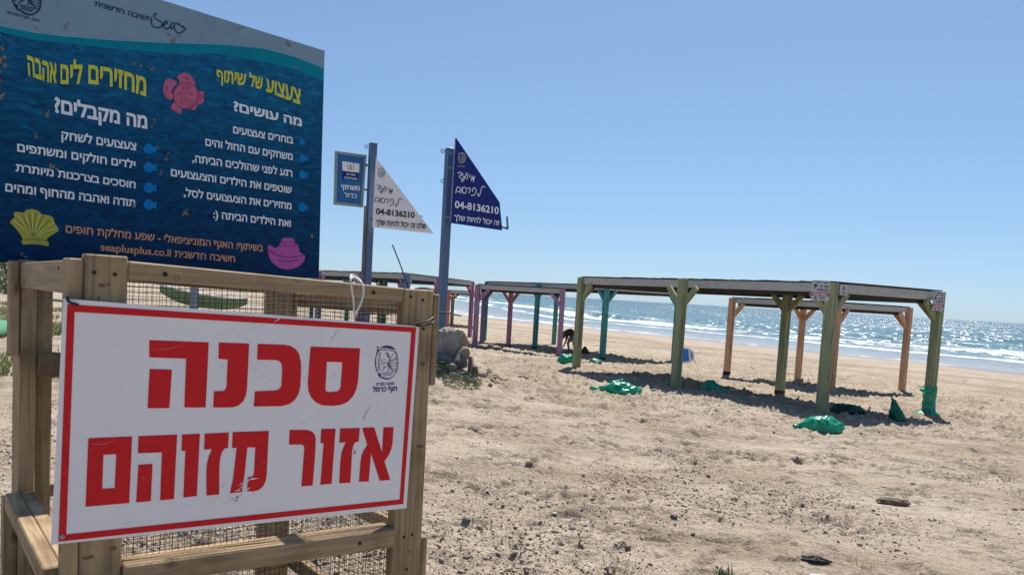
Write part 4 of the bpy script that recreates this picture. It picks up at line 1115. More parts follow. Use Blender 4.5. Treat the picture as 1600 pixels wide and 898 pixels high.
for (x, y) in ((587, 262), (584.5, 343)):
    MB().beam(f1.p(x - 6, y - .5, -.03), f1.p(x + 3, y, -.03), .03, .04).build('clamp', M['pole'], f1.root)
b = MB(); b.tube([f1.p(656, 337, -.03), f1.p(661, 338, -.03)], .015, 6); b.build('clamp', M['pole'], f1.root)
og = at(547, 280, YA - .1)
bl = Plate('ball_games_sign', og, AF, 'bright blue framed sign with white Hebrew words at the left of the first steel pole', 'sign')
bl.slab([(526.8, 239.8), (569.2, 245.6), (563.8, 320.4), (524.8, 316.3)], 0, .03).build('panel', mat('bright_blue_sheet', (.01, .13, .34), (.01, .10, .27), 3, .4), bl.root)
b = MB(); OUT = [(523.8, 236.0), (572.6, 242.6), (567, 324), (521.8, 319.6)]; INN = [(527.4, 240.6), (568.6, 246.2), (563.3, 319.8), (525.5, 315.6)]
for i in range(4):
    j = (i + 1) % 4
    P4 = [bl.p(*OUT[i]), bl.p(*OUT[j]), bl.p(*INN[j]), bl.p(*INN[i])]; b.prism(P4, (0, -.012, 0), (0, .04, 0))
b.build('frame', mat('grey_green_frame', (.28, .33, .31), (.20, .25, .24), 3, .5), bl.root)
b = MB(); bl.poly(b, [(534.6, 251.9), (561.5, 256), (561.1, 270), (535, 266.9)], .004); b.build('white_field', M['sheet'], bl.root)
b = MB(); bl.poly(b, [(535, 266.9), (561.1, 270), (560, 283.1), (535, 279.7)], .004); b.build('navy_field', navy_sheet, bl.root)
b = MB()
bl.stroke(b, [(543.5, 256), (543.2, 264.5), (546, 265)], .008, .007); bl.stroke(b, [(550, 257), (552.8, 257.4), (552.4, 266)], .008, .007); bl.stroke(b, [(548, 257), (547.6, 261), (546, 265.5)], .014, .007); bl.stroke(b, [(547.6, 261), (550, 266)], .012, .007); bl.stroke(b, [(546, 259.5), (550, 260)], .009, .007)
b.build('player_icon', M['black'], bl.root)
b = MB(); bl.text(b, heb('מגרש'), (541.3, 273.4), (555, 275), (541.4, 270.8), .007); bl.text(b, heb('משחקים'), (538.3, 278.8), (557.6, 281.2), (538.4, 276.2), .007); b.build('text_line', ink_w, bl.root)
b = MB(); bl.text(b, heb('משחקי'), (533.2, 295), (562, 297.6), (533.3, 288.9), .007, .035); b.build('text_line', ink_w, bl.root)
b = MB(); bl.text(b, heb('כדור'), (537, 307.2), (557.5, 309.8), (537.2, 301.2), .007, .012); b.build('text_line', ink_w, bl.root)
for y_ in (257.5, 296):
    MB().beam(bl.p(569.5, y_, -.02), bl.p(577, y_ + .8, -.04), .03, .035).build('clamp', M['pole'], bl.root)

# ================================================================== PERGOLAS
PAINT = {k: painted(k + '_paint', c) for k, c in dict(green=(.285, .305, .165), orange=(.58, .335, .19), purple=(.38, .20, .30), dusk=(.19, .135, .25), pink=(.41, .18, .28), teal=(.07, .30, .265),
                                                      red=(.54, .16, .145), olive=(.32, .31, .14), slate=(.17, .21, .34), lilac=(.37, .24, .35)).items()}
def pergola(label, group, corners, posts, ztop, w=.15, fascia=.15, mats=None, braces=True, strip=.10, dark_feet=()):
    """corners: roof quad (x,y) in order; posts: list of (x,y,paint,[neighbour directions])"""
    cx = sum(c[0] for c in corners) / 4; cy = sum(c[1] for c in corners) / 4
    root = thing('pergola', (cx, cy, gz(cx, cy)), label, 'pergola', group)
    def L(x, y, z): return rel(root, (x, y, z))
    C = [Vector((c[0], c[1], 0)) for c in corners]; cen = Vector((cx, cy, 0))
    e1 = (C[1] - C[0]).normalized(); ang = math.atan2(e1.y, e1.x); Rz = Matrix.Rotation(ang, 3, 'Z')
    for k, (x, y, pa, dirs) in enumerate(posts):
        zb = gtop(x, y) - .15
        if w > .12:                                    # two planks with spacer blocks: slots show on the side
            b = MB(); zc = (zb + ztop) / 2; hh = ztop - zb; pw = w * .42
            for s_ in (-1, 1): b.box(L(x, y, zc) + Rz @ Vector((0, s_ * (w - pw) / 2, 0)), (w, pw, hh), Rz)
            z_ = zb
            for ln in (.75, .42, .42, 9):
                z2 = min(z_ + ln, ztop); b.box(L(x, y, (z_ + z2) / 2), (w - .012, w - 2 * pw + .002, z2 - z_), Rz); z_ = z2 + .26
                if z_ >= ztop - .3: break
            b.box(L(x, y, ztop - .2), (w - .012, w - 2 * pw + .002, .4 - .01), Rz)
        else:
            b = MB().box(L(x, y, (zb + ztop) / 2), (w, w, ztop - zb), Rz)
        b.build('post', PAINT[pa], root, bevel=.006)
        if k in dark_feet:
            g0 = gtop(x, y); MB().box(L(x, y, g0 + .02), (w + .008, w + .008, .12), Rz).build('dark_foot', M['dark_band'], root)  # plain dark band round the foot of the post
        if braces:
            for d in dirs:
                d = Vector((d[0], d[1], 0)).normalized()
                a = Vector((x, y, ztop - .55)) + d * (w * .3); c = Vector((x, y, ztop - fascia - .005)) + d * .40
                MB().beam(L(*a), L(*c), .07, .115).build('brace', PAINT[pa], root, bevel=.005)
    for i in range(4):
        a, c = C[i], C[(i + 1) % 4]; d = (c - a).normalized(); nn = Vector((-d.y, d.x, 0))
        if nn.dot(cen - (a + c) / 2) < 0: nn = -nn
        off = nn * .02
        MB().beam(L(*(a + off - d * .03 + Vector((0, 0, ztop - fascia / 2)))), L(*(c + off + d * .03 + Vector((0, 0, ztop - fascia / 2 - .0007 * i)))), .045, fascia).build('fascia', M['fascia'], root, bevel=.005)
    for i in range(4):                                   # added dark strips inside the roof boards, standing in for the shade there
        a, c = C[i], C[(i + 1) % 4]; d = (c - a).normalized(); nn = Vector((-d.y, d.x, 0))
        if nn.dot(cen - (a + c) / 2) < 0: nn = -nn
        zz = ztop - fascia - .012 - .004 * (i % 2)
        MB().beam(L(*(a + nn * .12 + d * .14 + Vector((0, 0, zz)))), L(*(c + nn * .12 - d * .14 + Vector((0, 0, zz)))), .05, .13).build('shade_strip', M['roof'], root)
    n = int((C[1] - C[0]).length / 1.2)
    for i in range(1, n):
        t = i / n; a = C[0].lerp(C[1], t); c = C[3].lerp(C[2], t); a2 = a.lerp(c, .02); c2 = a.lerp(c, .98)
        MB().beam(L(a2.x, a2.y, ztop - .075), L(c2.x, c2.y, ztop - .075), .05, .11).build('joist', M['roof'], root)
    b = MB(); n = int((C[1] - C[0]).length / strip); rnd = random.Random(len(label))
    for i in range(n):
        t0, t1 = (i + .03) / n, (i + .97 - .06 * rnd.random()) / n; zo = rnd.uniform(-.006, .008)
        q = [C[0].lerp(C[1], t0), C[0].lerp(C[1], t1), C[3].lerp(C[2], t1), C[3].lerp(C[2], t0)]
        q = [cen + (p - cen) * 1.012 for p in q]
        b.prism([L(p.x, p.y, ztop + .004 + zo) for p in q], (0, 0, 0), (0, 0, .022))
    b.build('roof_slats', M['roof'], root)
    return root
GU = Vector((-.55, .835)); GV = Vector((.872, .49))
def D2(v, s=1): return (v[0] * s, v[1] * s)
p1, p2, p4, p5, p3 = (1.71, 19.24), (3.58, 15.90), (5.70, 13.38), (8.42, 14.75), (6.35, 17.3)
p6 = at(1057, 590, 20.5); p6 = (p6.x, p6.y)
gu = ((p1[0] - p4[0]), (p1[1] - p4[1])); gv = ((p5[0] - p4[0]), (p5[1] - p4[1]))
green = pergola('pale green timber pergola in front, six posts under a long flat roof', 'pergolas on the beach', [p4, p1, p6, p5],
        [(*p1, 'green', [D2(gu, -1), gv]), (*p2, 'green', [gu, D2(gu, -1)]), (*p4, 'green', [gu, gv]), (*p5, 'green', [gu, D2(gv, -1)]), (*p3, 'green', [gu, D2(gu, -1)]), (*p6, 'green', [D2(gu, -1), D2(gv, -1)])],
        2.075, .165, .17, dark_feet=(4,))
o1_, o2_, o3_, o4_ = (6.30, 21.48), (8.81, 22.6), (10.83, 20.35), (8.26, 18.94)
du = (o1_[0] - o4_[0], o1_[1] - o4_[1]); dv = (o3_[0] - o4_[0], o3_[1] - o4_[1])
orange = pergola('orange timber pergola behind the green one, nearest to the sea', 'pergolas on the beach', [o4_, o1_, o2_, o3_],
        [(*o1_, 'orange', [D2(du, -1), dv]), (*o2_, 'orange', [D2(du, -1), D2(dv, -1)]), (*o3_, 'orange', [du, D2(dv, -1)]), (*o4_, 'orange', [du, dv])], 1.80, .15, .14, dark_feet=(0,))
h_, e_ = (3.05, 24.7), (.86, 27.9); c_ = (-1.2, 31.2)
tv = (2.75, 1.65); i_ = (e_[0] + tv[0], e_[1] + tv[1]); ff = (c_[0] + tv[0] + .3, c_[1] + tv[1]); hb_ = (h_[0] + tv[0], h_[1] + tv[1])
tu = (c_[0] - h_[0], c_[1] - h_[1])
pergola('teal timber pergola left of the green one, roof running away from the camera', 'pergolas on the beach', [h_, c_, ff, hb_],
        [(*h_, 'teal', [tu, tv]), (*e_, 'teal', [tu, D2(tu, -1)]), (*c_, 'teal', [D2(tu, -1), tv]), (*i_, 'teal', [tu, D2(tu, -1)]), (*ff, 'teal', [D2(tu, -1), D2(tv, -1)]), (*hb_, 'teal', [tu, D2(tv, -1)])],
        2.0, .15, .15, dark_feet=(0, 1))
A_, G_, D_, B_ = (-1.28, 25.3), (1.58, 24.51), (-.14, 27.85), (-1.18, 28.7)
pergola('purple and mauve timber pergola just right of the flag poles', 'pergolas on the beach', [A_, G_, D_, B_],
        [(*A_, 'purple', [(1, -.27), (.03, 1)]), (*G_, 'purple', [(-1, .27)]), (*D_, 'pink', [(1, -.9), (-1, .8)]), (*B_, 'dusk', [(0, -1), (1, -.8)])], 1.80, .15, .15, dark_feet=(1, 2))
k1, k2 = at(636, 440, 24), at(738, 445, 34); k3 = at(500, 430, 28.5); k4 = (k3.x + k2.x - k1.x, k3.y + k2.y - k1.y)
k1, k2, k3 = (k1.x, k1.y), (k2.x, k2.y), (k3.x, k3.y)
ku = (k3[0] - k1[0], k3[1] - k1[1]); kv = (k2[0] - k1[0], k2[1] - k1[1]); km = ((k1[0] + k3[0]) / 2, (k1[1] + k3[1]) / 2)
pergola('slate blue and mauve pergola seen over the right end of the cage', 'pergolas on the beach', [k1, k3, k4, k2],
        [(*k1, 'slate', [ku, kv]), (*k2, 'pink', [ku, D2(kv, -1)]), (k1[0] + .38 * kv[0], k1[1] + .38 * kv[1], 'pink', [kv, D2(kv, -1)]), (*k3, 'lilac', [D2(ku, -1), kv]), (*k4, 'lilac', [D2(ku, -1), D2(kv, -1)]), (*km, 'lilac', [ku, D2(ku, -1)])], 2.0, .15, .17)
t1, t2 = at(601, 460, 31.5), at(543, 455, 33.5); t3 = at(488, 450, 36)
t4 = at(593.5, 470, 37)
t1, t2, t3, t4 = [(q.x, q.y) for q in (t1, t2, t3, t4)]
tt = (t2[0] - t1[0], t2[1] - t1[1]); t5 = (t3[0] + t4[0] - t1[0], t3[1] + t4[1] - t1[1])
pergola('far teal pergola with one olive post, seen through the cage mesh', 'pergolas on the beach', [t1, t3, t5, t4],
        [(*t1, 'teal', [tt, (0, 1)]), (*t2, 'teal', [tt, D2(tt, -1)]), (*t3, 'teal', [D2(tt, -1)]), (*t4, 'olive', [tt]), (*t5, 'teal', [D2(tt, -1)])], 1.95, .15, .15)
r1, r2 = at(700, 480, 43), at(707, 480, 48); r3 = at(655, 480, 46)
r1, r2, r3 = [(q.x, q.y) for q in (r1, r2, r3)]; r4 = (r3[0] + r2[0] - r1[0], r3[1] + r2[1] - r1[1])
r5 = at(757, 480, 44); r5 = (r5.x, r5.y); r6 = (r5[0] + r2[0] - r1[0], r5[1] + r2[1] - r1[1])
pergola('farthest pergola, with red and olive posts, just right of the blue flag pole', 'pergolas on the beach', [r5, r3, r4, r6],
        [(*r1, 'red', [(1, 0), (-1, 0)]), (*r2, 'olive', [(1, 0), (-1, 0)]), (*r3, 'red', [(1, 0)]), (*r4, 'olive', [(1, 0)])], 1.55, .17, .17)

# notices on the green pergola
N_SHEET = mat('faded_notice', (.58, .55, .56), (.48, .45, .46), 12, .6, spec=.2); N_RED = flat('faded_red', (.36, .045, .085), .6)
def notice(o, ang, w, h, label, cam_icon=True):
    pl = Plate('camera_notice', o, ang, label, 'sign', 'camera notices on the green pergola')
    def quad(mb, x0_, z0_, x1_, z1_, off): mb.add([(x0_, -off, z0_), (x1_, -off, z0_), (x1_, -off, z1_), (x0_, -off, z1_)], [(0, 1, 2, 3)])
    def tx(mb, s_, x0_, x1_, z0_, z1_, off=.006, bold=.02):
        vs, fs = text2d(heb(s_), bold); a = min(v[0] for v in vs); c = max(v[0] for v in vs)
        mb.add([(x0_ + (x - a) / (c - a) * (x1_ - x0_), -off - l * .0004, z0_ + y / .592 * (z1_ - z0_)) for x, y, l in vs], fs)
    MB().box((0, 0, h / 2), (w, .006, h)).build('plate', N_SHEET, pl.root)
    if cam_icon:
        b = MB(); quad(b, -w / 2, h * .22, w / 2, h * .40, .005); b.build('red_band', N_RED, pl.root)
        b = MB(); tx(b, 'השטח מצולם', -w * .4, w * .38, h * .255, h * .355); b.build('band_text', M['sheet'], pl.root)
        b = MB(); tx(b, 'חוף רחצה', -w * .38, w * .44, h * .86, h * .94); tx(b, 'אזור זה', -w * .05, w * .44, h * .64, h * .76); tx(b, 'מצולם לשמירתכם', -w * .2, w * .44, h * .47, h * .58); tx(b, 'מוקד', -w * .05, w * .30, h * .08, h * .16)
        b.build('lettering', M['black'], pl.root)
        b = MB(); b.add([(-w * .44, -.005, h * .74), (-w * .38, -.005, h * .82), (-w * .16, -.005, h * .76), (-w * .22, -.005, h * .66)], [(0, 1, 2, 3)]); b.add([(-w * .40, -.005, h * .56), (-w * .34, -.005, h * .56), (-w * .27, -.005, h * .68), (-w * .33, -.005, h * .70)], [(0, 1, 2, 3)])
        quad(b, -w * .3, h * .06, -w * .18, h * .17, .005); b.build('camera_icon', M['black'], pl.root)
    else:
        b = MB(); vs = [(0 + w * .2 * math.cos(a), -.005, h * .66 + w * .2 * math.sin(a)) for a in np.linspace(0, 6.28, 14, endpoint=False)] + [(w * .14 * math.cos(a), -.005, h * .66 + w * .14 * math.sin(a)) for a in np.linspace(0, 6.28, 14, endpoint=False)]
        b.add(vs, [(i, (i + 1) % 14, 14 + (i + 1) % 14, 14 + i) for i in range(14)]); quad(b, -w * .07, h * .6, w * .07, h * .72, .005)
        tx(b, 'חוף הכרמל', -w * .38, w * .38, h * .24, h * .33); tx(b, 'מועצה', -w * .2, w * .2, h * .1, h * .17); b.build('lettering', M['navy'], pl.root)
    return pl
aS = math.atan2(-.62, .78) + .62
notice(at(1280.5, 469.2, 13.22), .05, .325, .355, 'white camera notice with a red band on the front corner post of the green pergola')
notice(at(1464.6, 485.2, 14.56), .18, .235, .335, 'white camera notice with a red band on the right hand post of the green pergola')
notice(at(1317.5, 461.5, 13.42), math.atan2(gv[1], gv[0]), .20, .19, 'small white crest notice on the roof board beside the front corner post', False)

# ================================================================== GREEN BAGS AND NETTING
def bag(px, py, L, Wd, Hh, seed, label, rz=0.0, m='bag', tail=None, lean=0.0, sink=.03, flat_=.35, pullk=.55):
    q = GT(px, py)
    b = bmesh.new(); bmesh.ops.create_icosphere(b, subdivisions=5, radius=1.0)
    off = Vector((seed * 2.3, seed * 1.1, seed * .7))
    for v in b.verts:
        d = v.co.normalized()
        k = 1 + .26 * mnoise.noise(d * 1.5 + off) 
        k += .16 * (0.5 - abs(mnoise.noise(d * 3.2 + off * 1.3))) + .09 * (0.4 - abs(mnoise.noise(d * 7.5 + off))) + .035 * mnoise.noise(d * 17 + off)
        p = d * k
        if p.z < 0: p.z *= flat_
        if tail:                                       # gathered neck pulled out along +x or up
            t = max(0, d.dot(Vector(tail)) - .55) / .45
            pull = t ** 1.4 * pullk
            axis_ = Vector(tail); perp = p - axis_ * p.dot(axis_)
            p = axis_ * (p.dot(axis_) + pull) + perp * (1 - .72 * t)
            if t > .75: p += perp * (1.9 * (t - .75) * 4 * .5)
        v.co = Vector((p.x * L / 2 + lean * p.z * Hh * .5, p.y * Wd / 2, p.z * Hh * .62))
    me_ = MB().bm(b, Matrix.Rotation(rz, 4, 'Z')); b.free()
    o = me_.build('rubbish_bag', M[m]); o.location = q + Vector((0, 0, sink))
    return tag(o, label, 'rubbish bag', 'green rubbish bags on the sand')
bag(970, 612, .72, .5, .26, 1, 'large shiny green bag lying flat on the sand with a second lobe on top', .1, tail=(-1, 0, .1))
bag(967, 603, .36, .3, .30, 9, 'small bright green bag heaped on top of the large shiny bag', .3, tail=(.9, 0, .3))
bag(1108, 611, .34, .34, .34, 2, 'rounded green bag with a trailing neck right of the second green post', -.45, tail=(1, 0, -.02), pullk=1.5)
bag(885, 570, .44, .4, .36, 3, 'green bag at the foot of the leftmost green post', .2)
bag(930, 571, .34, .28, .16, 4, 'small flat green bag on the sand right of the leftmost green post', -.1)
bag(1285, 673, .54, .42, .28, 5, 'bright green bag in full sun in front of the corner post', -.1, tail=(-1, 0, -.05), pullk=.5)
bag(1325, 645, .60, .4, .22, 6, 'green bag with the shade put into its colour, lying just right of the corner post', -.15, m='bag_shaded')
bag(1402, 655, .27, .25, .36, 7, 'upright knotted green bag standing between the two right green posts', 0, m='bag_part_shaded', tail=(0, 0, 1), lean=-.35, flat_=.5, pullk=.62)
q5 = Vector((p5[0], p5[1], gtop(*p5)))
b = bmesh.new(); rings = 34; segs = 40; grid = []
for i in range(rings):
    z = i / (rings - 1) * .60; row = []
    flare = .10 * math.exp(-(z / .09) ** 2)
    for k in range(segs):
        a = 2 * math.pi * k / segs
        nz = mnoise.noise(Vector((math.cos(a) * 2.2, math.sin(a) * 2.2, z * 5))); n2 = mnoise.noise(Vector((math.cos(a) * 6, math.sin(a) * 6, z * 12 + 4)))
        r_ = .122 + flare * (1 + .9 * nz) + .020 * n2 + .012 * nz + .12 * math.exp(-((z - .53) / .045) ** 2) * math.exp(-((a - 3.3) / .45) ** 2) - .012 * math.exp(-((z - .30) / .12) ** 2)
        if z < .14: r_ += .16 * (1 - z / .14) * math.exp(-((a - 3.5) / .7) ** 2)
        row.append(b.verts.new((r_ * math.cos(a), r_ * math.sin(a), z + .03 * n2)))
    grid.append(row)
for i in range(rings - 1):
    for k in range(segs):
        b.faces.new((grid[i][k], grid[i][(k + 1) % segs], grid[i + 1][(k + 1) % segs], grid[i + 1][k]))
o = MB().bm(b).build('netting', M['net']); b.free(); o.location = q5
tag(o, 'bright green netting wrapped round the foot of the right green post', 'netting')

# ================================================================== BOARD ON THE SAND, PERSON, SACK
q = GT(1071, 568); qb = Vector((q.x, q.y, q.z))
sb = thing('body_board', qb, 'blue and white body board standing on edge behind the second green post', 'board', rz=.42)
def board_outline(L, hh, n=18):
    pts = []
    for i in range(n + 1):
        t = i / n; x = -L / 2 + L * t
        pts.append((x, hh * max(0, 1 - abs(2 * t - 1) ** 2.3) ** .5))
    return pts
ol = board_outline(.78, .27)
full = [(x, z + .26) for x, z in ol] + [(x, -z + .26) for x, z in ol[::-1][1:]]
R15 = Matrix.Rotation(-.22, 3, 'X')
MB().prism([R15 @ Vector((x, 0, z)) for x, z in full], R15 @ Vector((0, -.03, 0)), R15 @ Vector((0, .03, 0))).build('core', M['sheet'], sb, bevel=.012)
inner = [(x * .86 - .01, (z - .27) * .80 + .27) for x, z in full]
dk = MB(); dk.sheet([[R15 @ Vector((x, -.033, z)) for x, z in inner if x < .14]]); dk.build('deck', flat('blue_deck', (.03, .17, .47), .5), sb)
dk = MB(); dk.sheet([[R15 @ Vector((x, -.033, z)) for x, z in inner if x > .18]]); dk.build('nose_patch', flat('grey_blue_deck', (.20, .27, .36), .5), sb)
MB().tube([R15 @ Vector((.30, -.03, .14)), R15 @ Vector((.36, -.05, .06)), R15 @ Vector((.40, -.05, -.02))], .012, 6).build('leash', M['black'], sb)

def skin_mesh(verts, edges, radii, sub=2):
    me_ = bpy.data.meshes.new('s'); me_.from_pydata(verts, edges, []); o = bpy.data.objects.new('s', me_); COL.objects.link(o)
    md = o.modifiers.new('k', 'SKIN'); md.use_smooth_shade = True
    for i, r_ in enumerate(radii):
        me_.skin_vertices[0].data[i].radius = (r_, r_) if not isinstance(r_, tuple) else r_
    me_.skin_vertices[0].data[0].use_root = True
    sd = o.modifiers.new('d', 'SUBSURF'); sd.levels = sub; sd.render_levels = sub
    bpy.context.view_layer.update()
    me2 = bpy.data.meshes.new_from_object(o.evaluated_get(bpy.context.evaluated_depsgraph_get()))
    vs_ = [v.co.copy() for v in me2.vertices]; fs_ = [tuple(p.vertices) for p in me2.polygons]
    bpy.data.objects.remove(o); bpy.data.meshes.remove(me_); bpy.data.meshes.remove(me2)
    return MB().add(vs_, fs_, True)
pq = at(893, 546, 27.0); pz = gtop(pq.x, pq.y)
per = thing('person', (pq.x, pq.y, pz), 'person in dark top and pale shorts bending down to the sand under the pergolas', 'person', rz=.25); per.scale = (.80, .85, .78)
skin_ = flat('tanned_skin', (.22, .12, .08), .6); shirt_ = mat('dark_shirt', (.045, .036, .038), (.02, .017, .018), 8, .9); short_ = mat('khaki_shorts', (.42, .38, .30), (.28, .25, .20), 9, .9); hair_ = flat('dark_hair', (.012, .009, .008), .7)
# faces -x, hips high, trunk folded forward and down
V = [(.10, 0, .86), (.06, 0, .95), (-.16, 0, .98), (-.34, 0, .93), (-.44, 0, .86), (-.53, 0, .77),          # pelvis, spine, chest, neck, head
     (.10, -.10, .80), (.02, -.13, .46), (.14, -.14, .08), (.02, -.15, .03), (-.08, -.15, .025),             # near leg
     (.10, .10, .80), (-.16, .12, .47), (-.06, .13, .09), (-.17, .13, .03), (-.26, .13, .025),                # far leg
     (-.33, -.19, .86), (-.36, -.22, .58), (-.46, -.20, .34), (-.50, -.19, .25),
     (-.33, .19, .86), (-.42, .22, .58), (-.54, .18, .36), (-.58, .16, .27)]
E_ = [(0, 1), (1, 2), (2, 3), (3, 4), (4, 5), (0, 6), (6, 7), (7, 8), (8, 9), (9, 10), (0, 11), (11, 12), (12, 13), (13, 14), (14, 15), (3, 16), (16, 17), (17, 18), (18, 19), (3, 20), (20, 21), (21, 22), (22, 23)]
Rr = [.145, .15, .16, .15, .055, .095, .088, .06, .04, .042, .03, .088, .06, .04, .042, .03, .055, .042, .032, .034, .055, .042, .032, .034]
skin_mesh(V, E_, Rr).build('body', skin_, per)
skin_mesh([V[1], V[2], V[3], (-.40, 0, .89), V[16], (-.355, -.215, .64), V[20], (-.40, .215, .64)], [(0, 1), (1, 2), (2, 3), (2, 4), (4, 5), (2, 6), (6, 7)], [.185, .205, .20, .11, .09, .07, .09, .07]).build('shirt', shirt_, per)
skin_mesh([V[0], (.08, 0, .93), V[6], (.03, -.125, .50), V[11], (-.13, .12, .51)], [(0, 1), (0, 2), (2, 3), (0, 4), (4, 5)], [.175, .175, .135, .115, .135, .115]).build('shorts', short_, per)
hb2 = blob(4, amp=.08); MB().bm(hb2, Matrix.Translation((-.535, 0, .79)) @ Matrix.Diagonal((.105, .10, .105, 1))).build('hair', hair_, per); hb2.free()
q = at(914, 546, 27.2); b_ = blob(12, amp=.25)
for v in b_.verts:
    v.co = Vector((v.co.x * .17 * (1 - .45 * max(0, v.co.z)), v.co.y * .15, v.co.z * (.24 if v.co.z > 0 else .05)))
tag(MB().bm(b_).build('sack', mat('brown_sack', (.10, .065, .04), (.05, .033, .022), 8, .9), loc=(0, 0, 0)), 'small brown sack slumped on the sand beside the bending person', 'sack').location = (q.x, q.y, gtop(q.x, q.y) + .02); b_.free()

# ================================================================== CONCRETE, ROCKS, STUMP ON THE MOUND
def rock(name, p, size, seed, m, label, cat, group=None, rz=0.0, cut=5, amp=.22, sink=.25, sub=3):
    b = blob(seed, amp=amp, freq=1.6, sub=sub); r = random.Random(seed)
    for _ in range(cut):                               # broken faces
        n_ = Vector((r.uniform(-1, 1), r.uniform(-1, 1), r.uniform(-.6, 1))).normalized(); d_ = r.uniform(.55, .85)
        for v in b.verts:
            k = v.co.dot(n_) - d_
            if k > 0: v.co -= n_ * k * .92
    mb = MB().bm(b, Matrix.Rotation(rz, 4, 'Z') @ Matrix.Diagonal((size[0] / 2, size[1] / 2, size[2] / 2, 1)), smooth=False); b.free()
    o = mb.build(name, m); o.location = Vector(p) + Vector((0, 0, size[2] * (.5 - sink)))
    return tag(o, label, cat, group)
cq = at(704, 545, 12.9); cz = gtop(cq.x, cq.y)
b = bmesh.new(); bmesh.ops.create_cube(b, size=1.0); bmesh.ops.subdivide_edges(b, edges=b.edges[:], cuts=22, use_grid_fill=True)
for v in b.verts:
    p = v.co.copy(); n_ = mnoise.noise(p * 2.4 + Vector((3, 1, 2))); n2 = mnoise.noise(p * 6 + Vector((1, 4, 2))); n3 = mnoise.noise(p * 15 + Vector((7, 4, 2)))
    e_ = max(abs(p.x), abs(p.z)) + min(abs(p.x), abs(p.z)) * .6
    p -= p.normalized() * max(0, e_ - .58) * (.55 + .5 * n_)
    p += v.co.normalized() * (.10 * n_ + .06 * n2 + .025 * n3)
    if v.co.x > 0: p.x -= .55 * v.co.x * max(0, .15 + n2 + .8 * n_) * .6
    v.co = Vector((p.x * .42, p.y * .50, p.z * .72))
o = MB().bm(b, Matrix.Rotation(.35, 4, 'Z'), False).build('concrete_block', M['concrete']); b.free(); o.location = (cq.x, cq.y, cq.z)
tag(o, 'broken pale grey concrete block at the foot of the dark blue flag', 'concrete block')
RK = [(693, 563, 12.55, .40, .34, .26, 'rock_dark', 'dark boulder below the concrete block, left of its front'), (717, 565, 12.5, .34, .30, .26, 'rock_dark', 'grey boulder at the lower right of the concrete block'),
      (722, 530, 12.8, .24, .30, .30, 'rock', 'rusty brown stone leaning on the right side of the concrete block'), (680, 556, 12.6, .22, .24, .22, 'rock_dark', 'dark stone at the base of the blue flag pole'),
      (724, 552, 12.6, .22, .26, .28, 'rock', 'brown broken stone wedged against the right side of the concrete block'),
      (706, 574, 12.3, .24, .22, .14, 'rock', 'low brown stone in the scrub under the concrete block')]
for i, (px, py, Y_, a_, c_2, d_, mm_, lab) in enumerate(RK):
    q = at(px, py, Y_); rock('boulder', (q.x, q.y, q.z - d_ * .3), (a_, c_2, d_), 30 + i, M[mm_], lab, 'rock', 'boulders round the concrete block', rz=i, sink=.2)
for i, (px, py, s_) in enumerate(((688, 578, .13), (700, 581, .10), (712, 577, .14), (722, 572, .12), (729, 576, .10), (731, 566, .15), (716, 584, .09), (741, 579, .11), (756, 588, .08), (767, 590, .07), (690, 588, .08), (745, 592, .09))):
    q = at(px, py, 12.2 - .012 * (py - 570)); rock('rubble_stone', (q.x, q.y, gtop(q.x, q.y)), (s_ * 1.2, s_, s_ * .8), 130 + i, M['rock'] if i % 3 else M['rock_dark'], 'small broken stone in the rubble at the foot of the concrete block', 'stone', 'rubble round the concrete block', rz=i * 1.1, sink=.2, sub=2)
q = GT(749, 585); rock('boulder', q, (.36, .30, .24), 51, M['rock'], 'tan boulder below the wooden stump', 'rock', sink=.3)
q = GT(779, 592); rock('boulder', q, (.36, .28, .20), 52, M['rock'], 'smooth tan boulder lying on open sand right of the stump', 'rock', sink=.3, cut=3)
q = GT(764, 583); rock('boulder', q, (.12, .12, .12), 53, M['rock_dark'], 'small dark stone between the two tan boulders', 'rock')
q = at(735, 572, 12.3); st = thing('stump', (q.x, q.y, gtop(q.x, q.y)), 'split brown wooden stump standing on the mound right of the concrete block', 'stump')
MB().tube([(0, 0, -.2), (.005, 0, .08), (-.005, 0, .30)], [.055, .05, .04], 7).build('tall_stake', M['driftwood'], st)
MB().tube([(.085, .01, -.2), (.09, .01, .04), (.095, .01, .14)], [.05, .048, .042], 7).build('short_stake', M['driftwood'], st)
def stick(px0, py0, px1, py1, r, label, m='driftwood', bend=.02):
    a, c = GT(px0, py0), GT(px1, py1); a.z += r * .7; c.z += r * .7; mid = (a + c) / 2 + Vector((0, 0, bend))
    P = smooth_path([a, mid, c], 5)
    return tag(MB().tube(P, [r * (1 - .5 * i / len(P)) for i in range(len(P))], 6).build('stick', M[m], loc=a), label, 'stick')
stick(764, 592, 776, 600, .022, 'short dark stick beside the smooth tan boulder')
stick(810, 589, 826, 593, .035, 'dark driftwood piece on the sand right of the tan boulders')
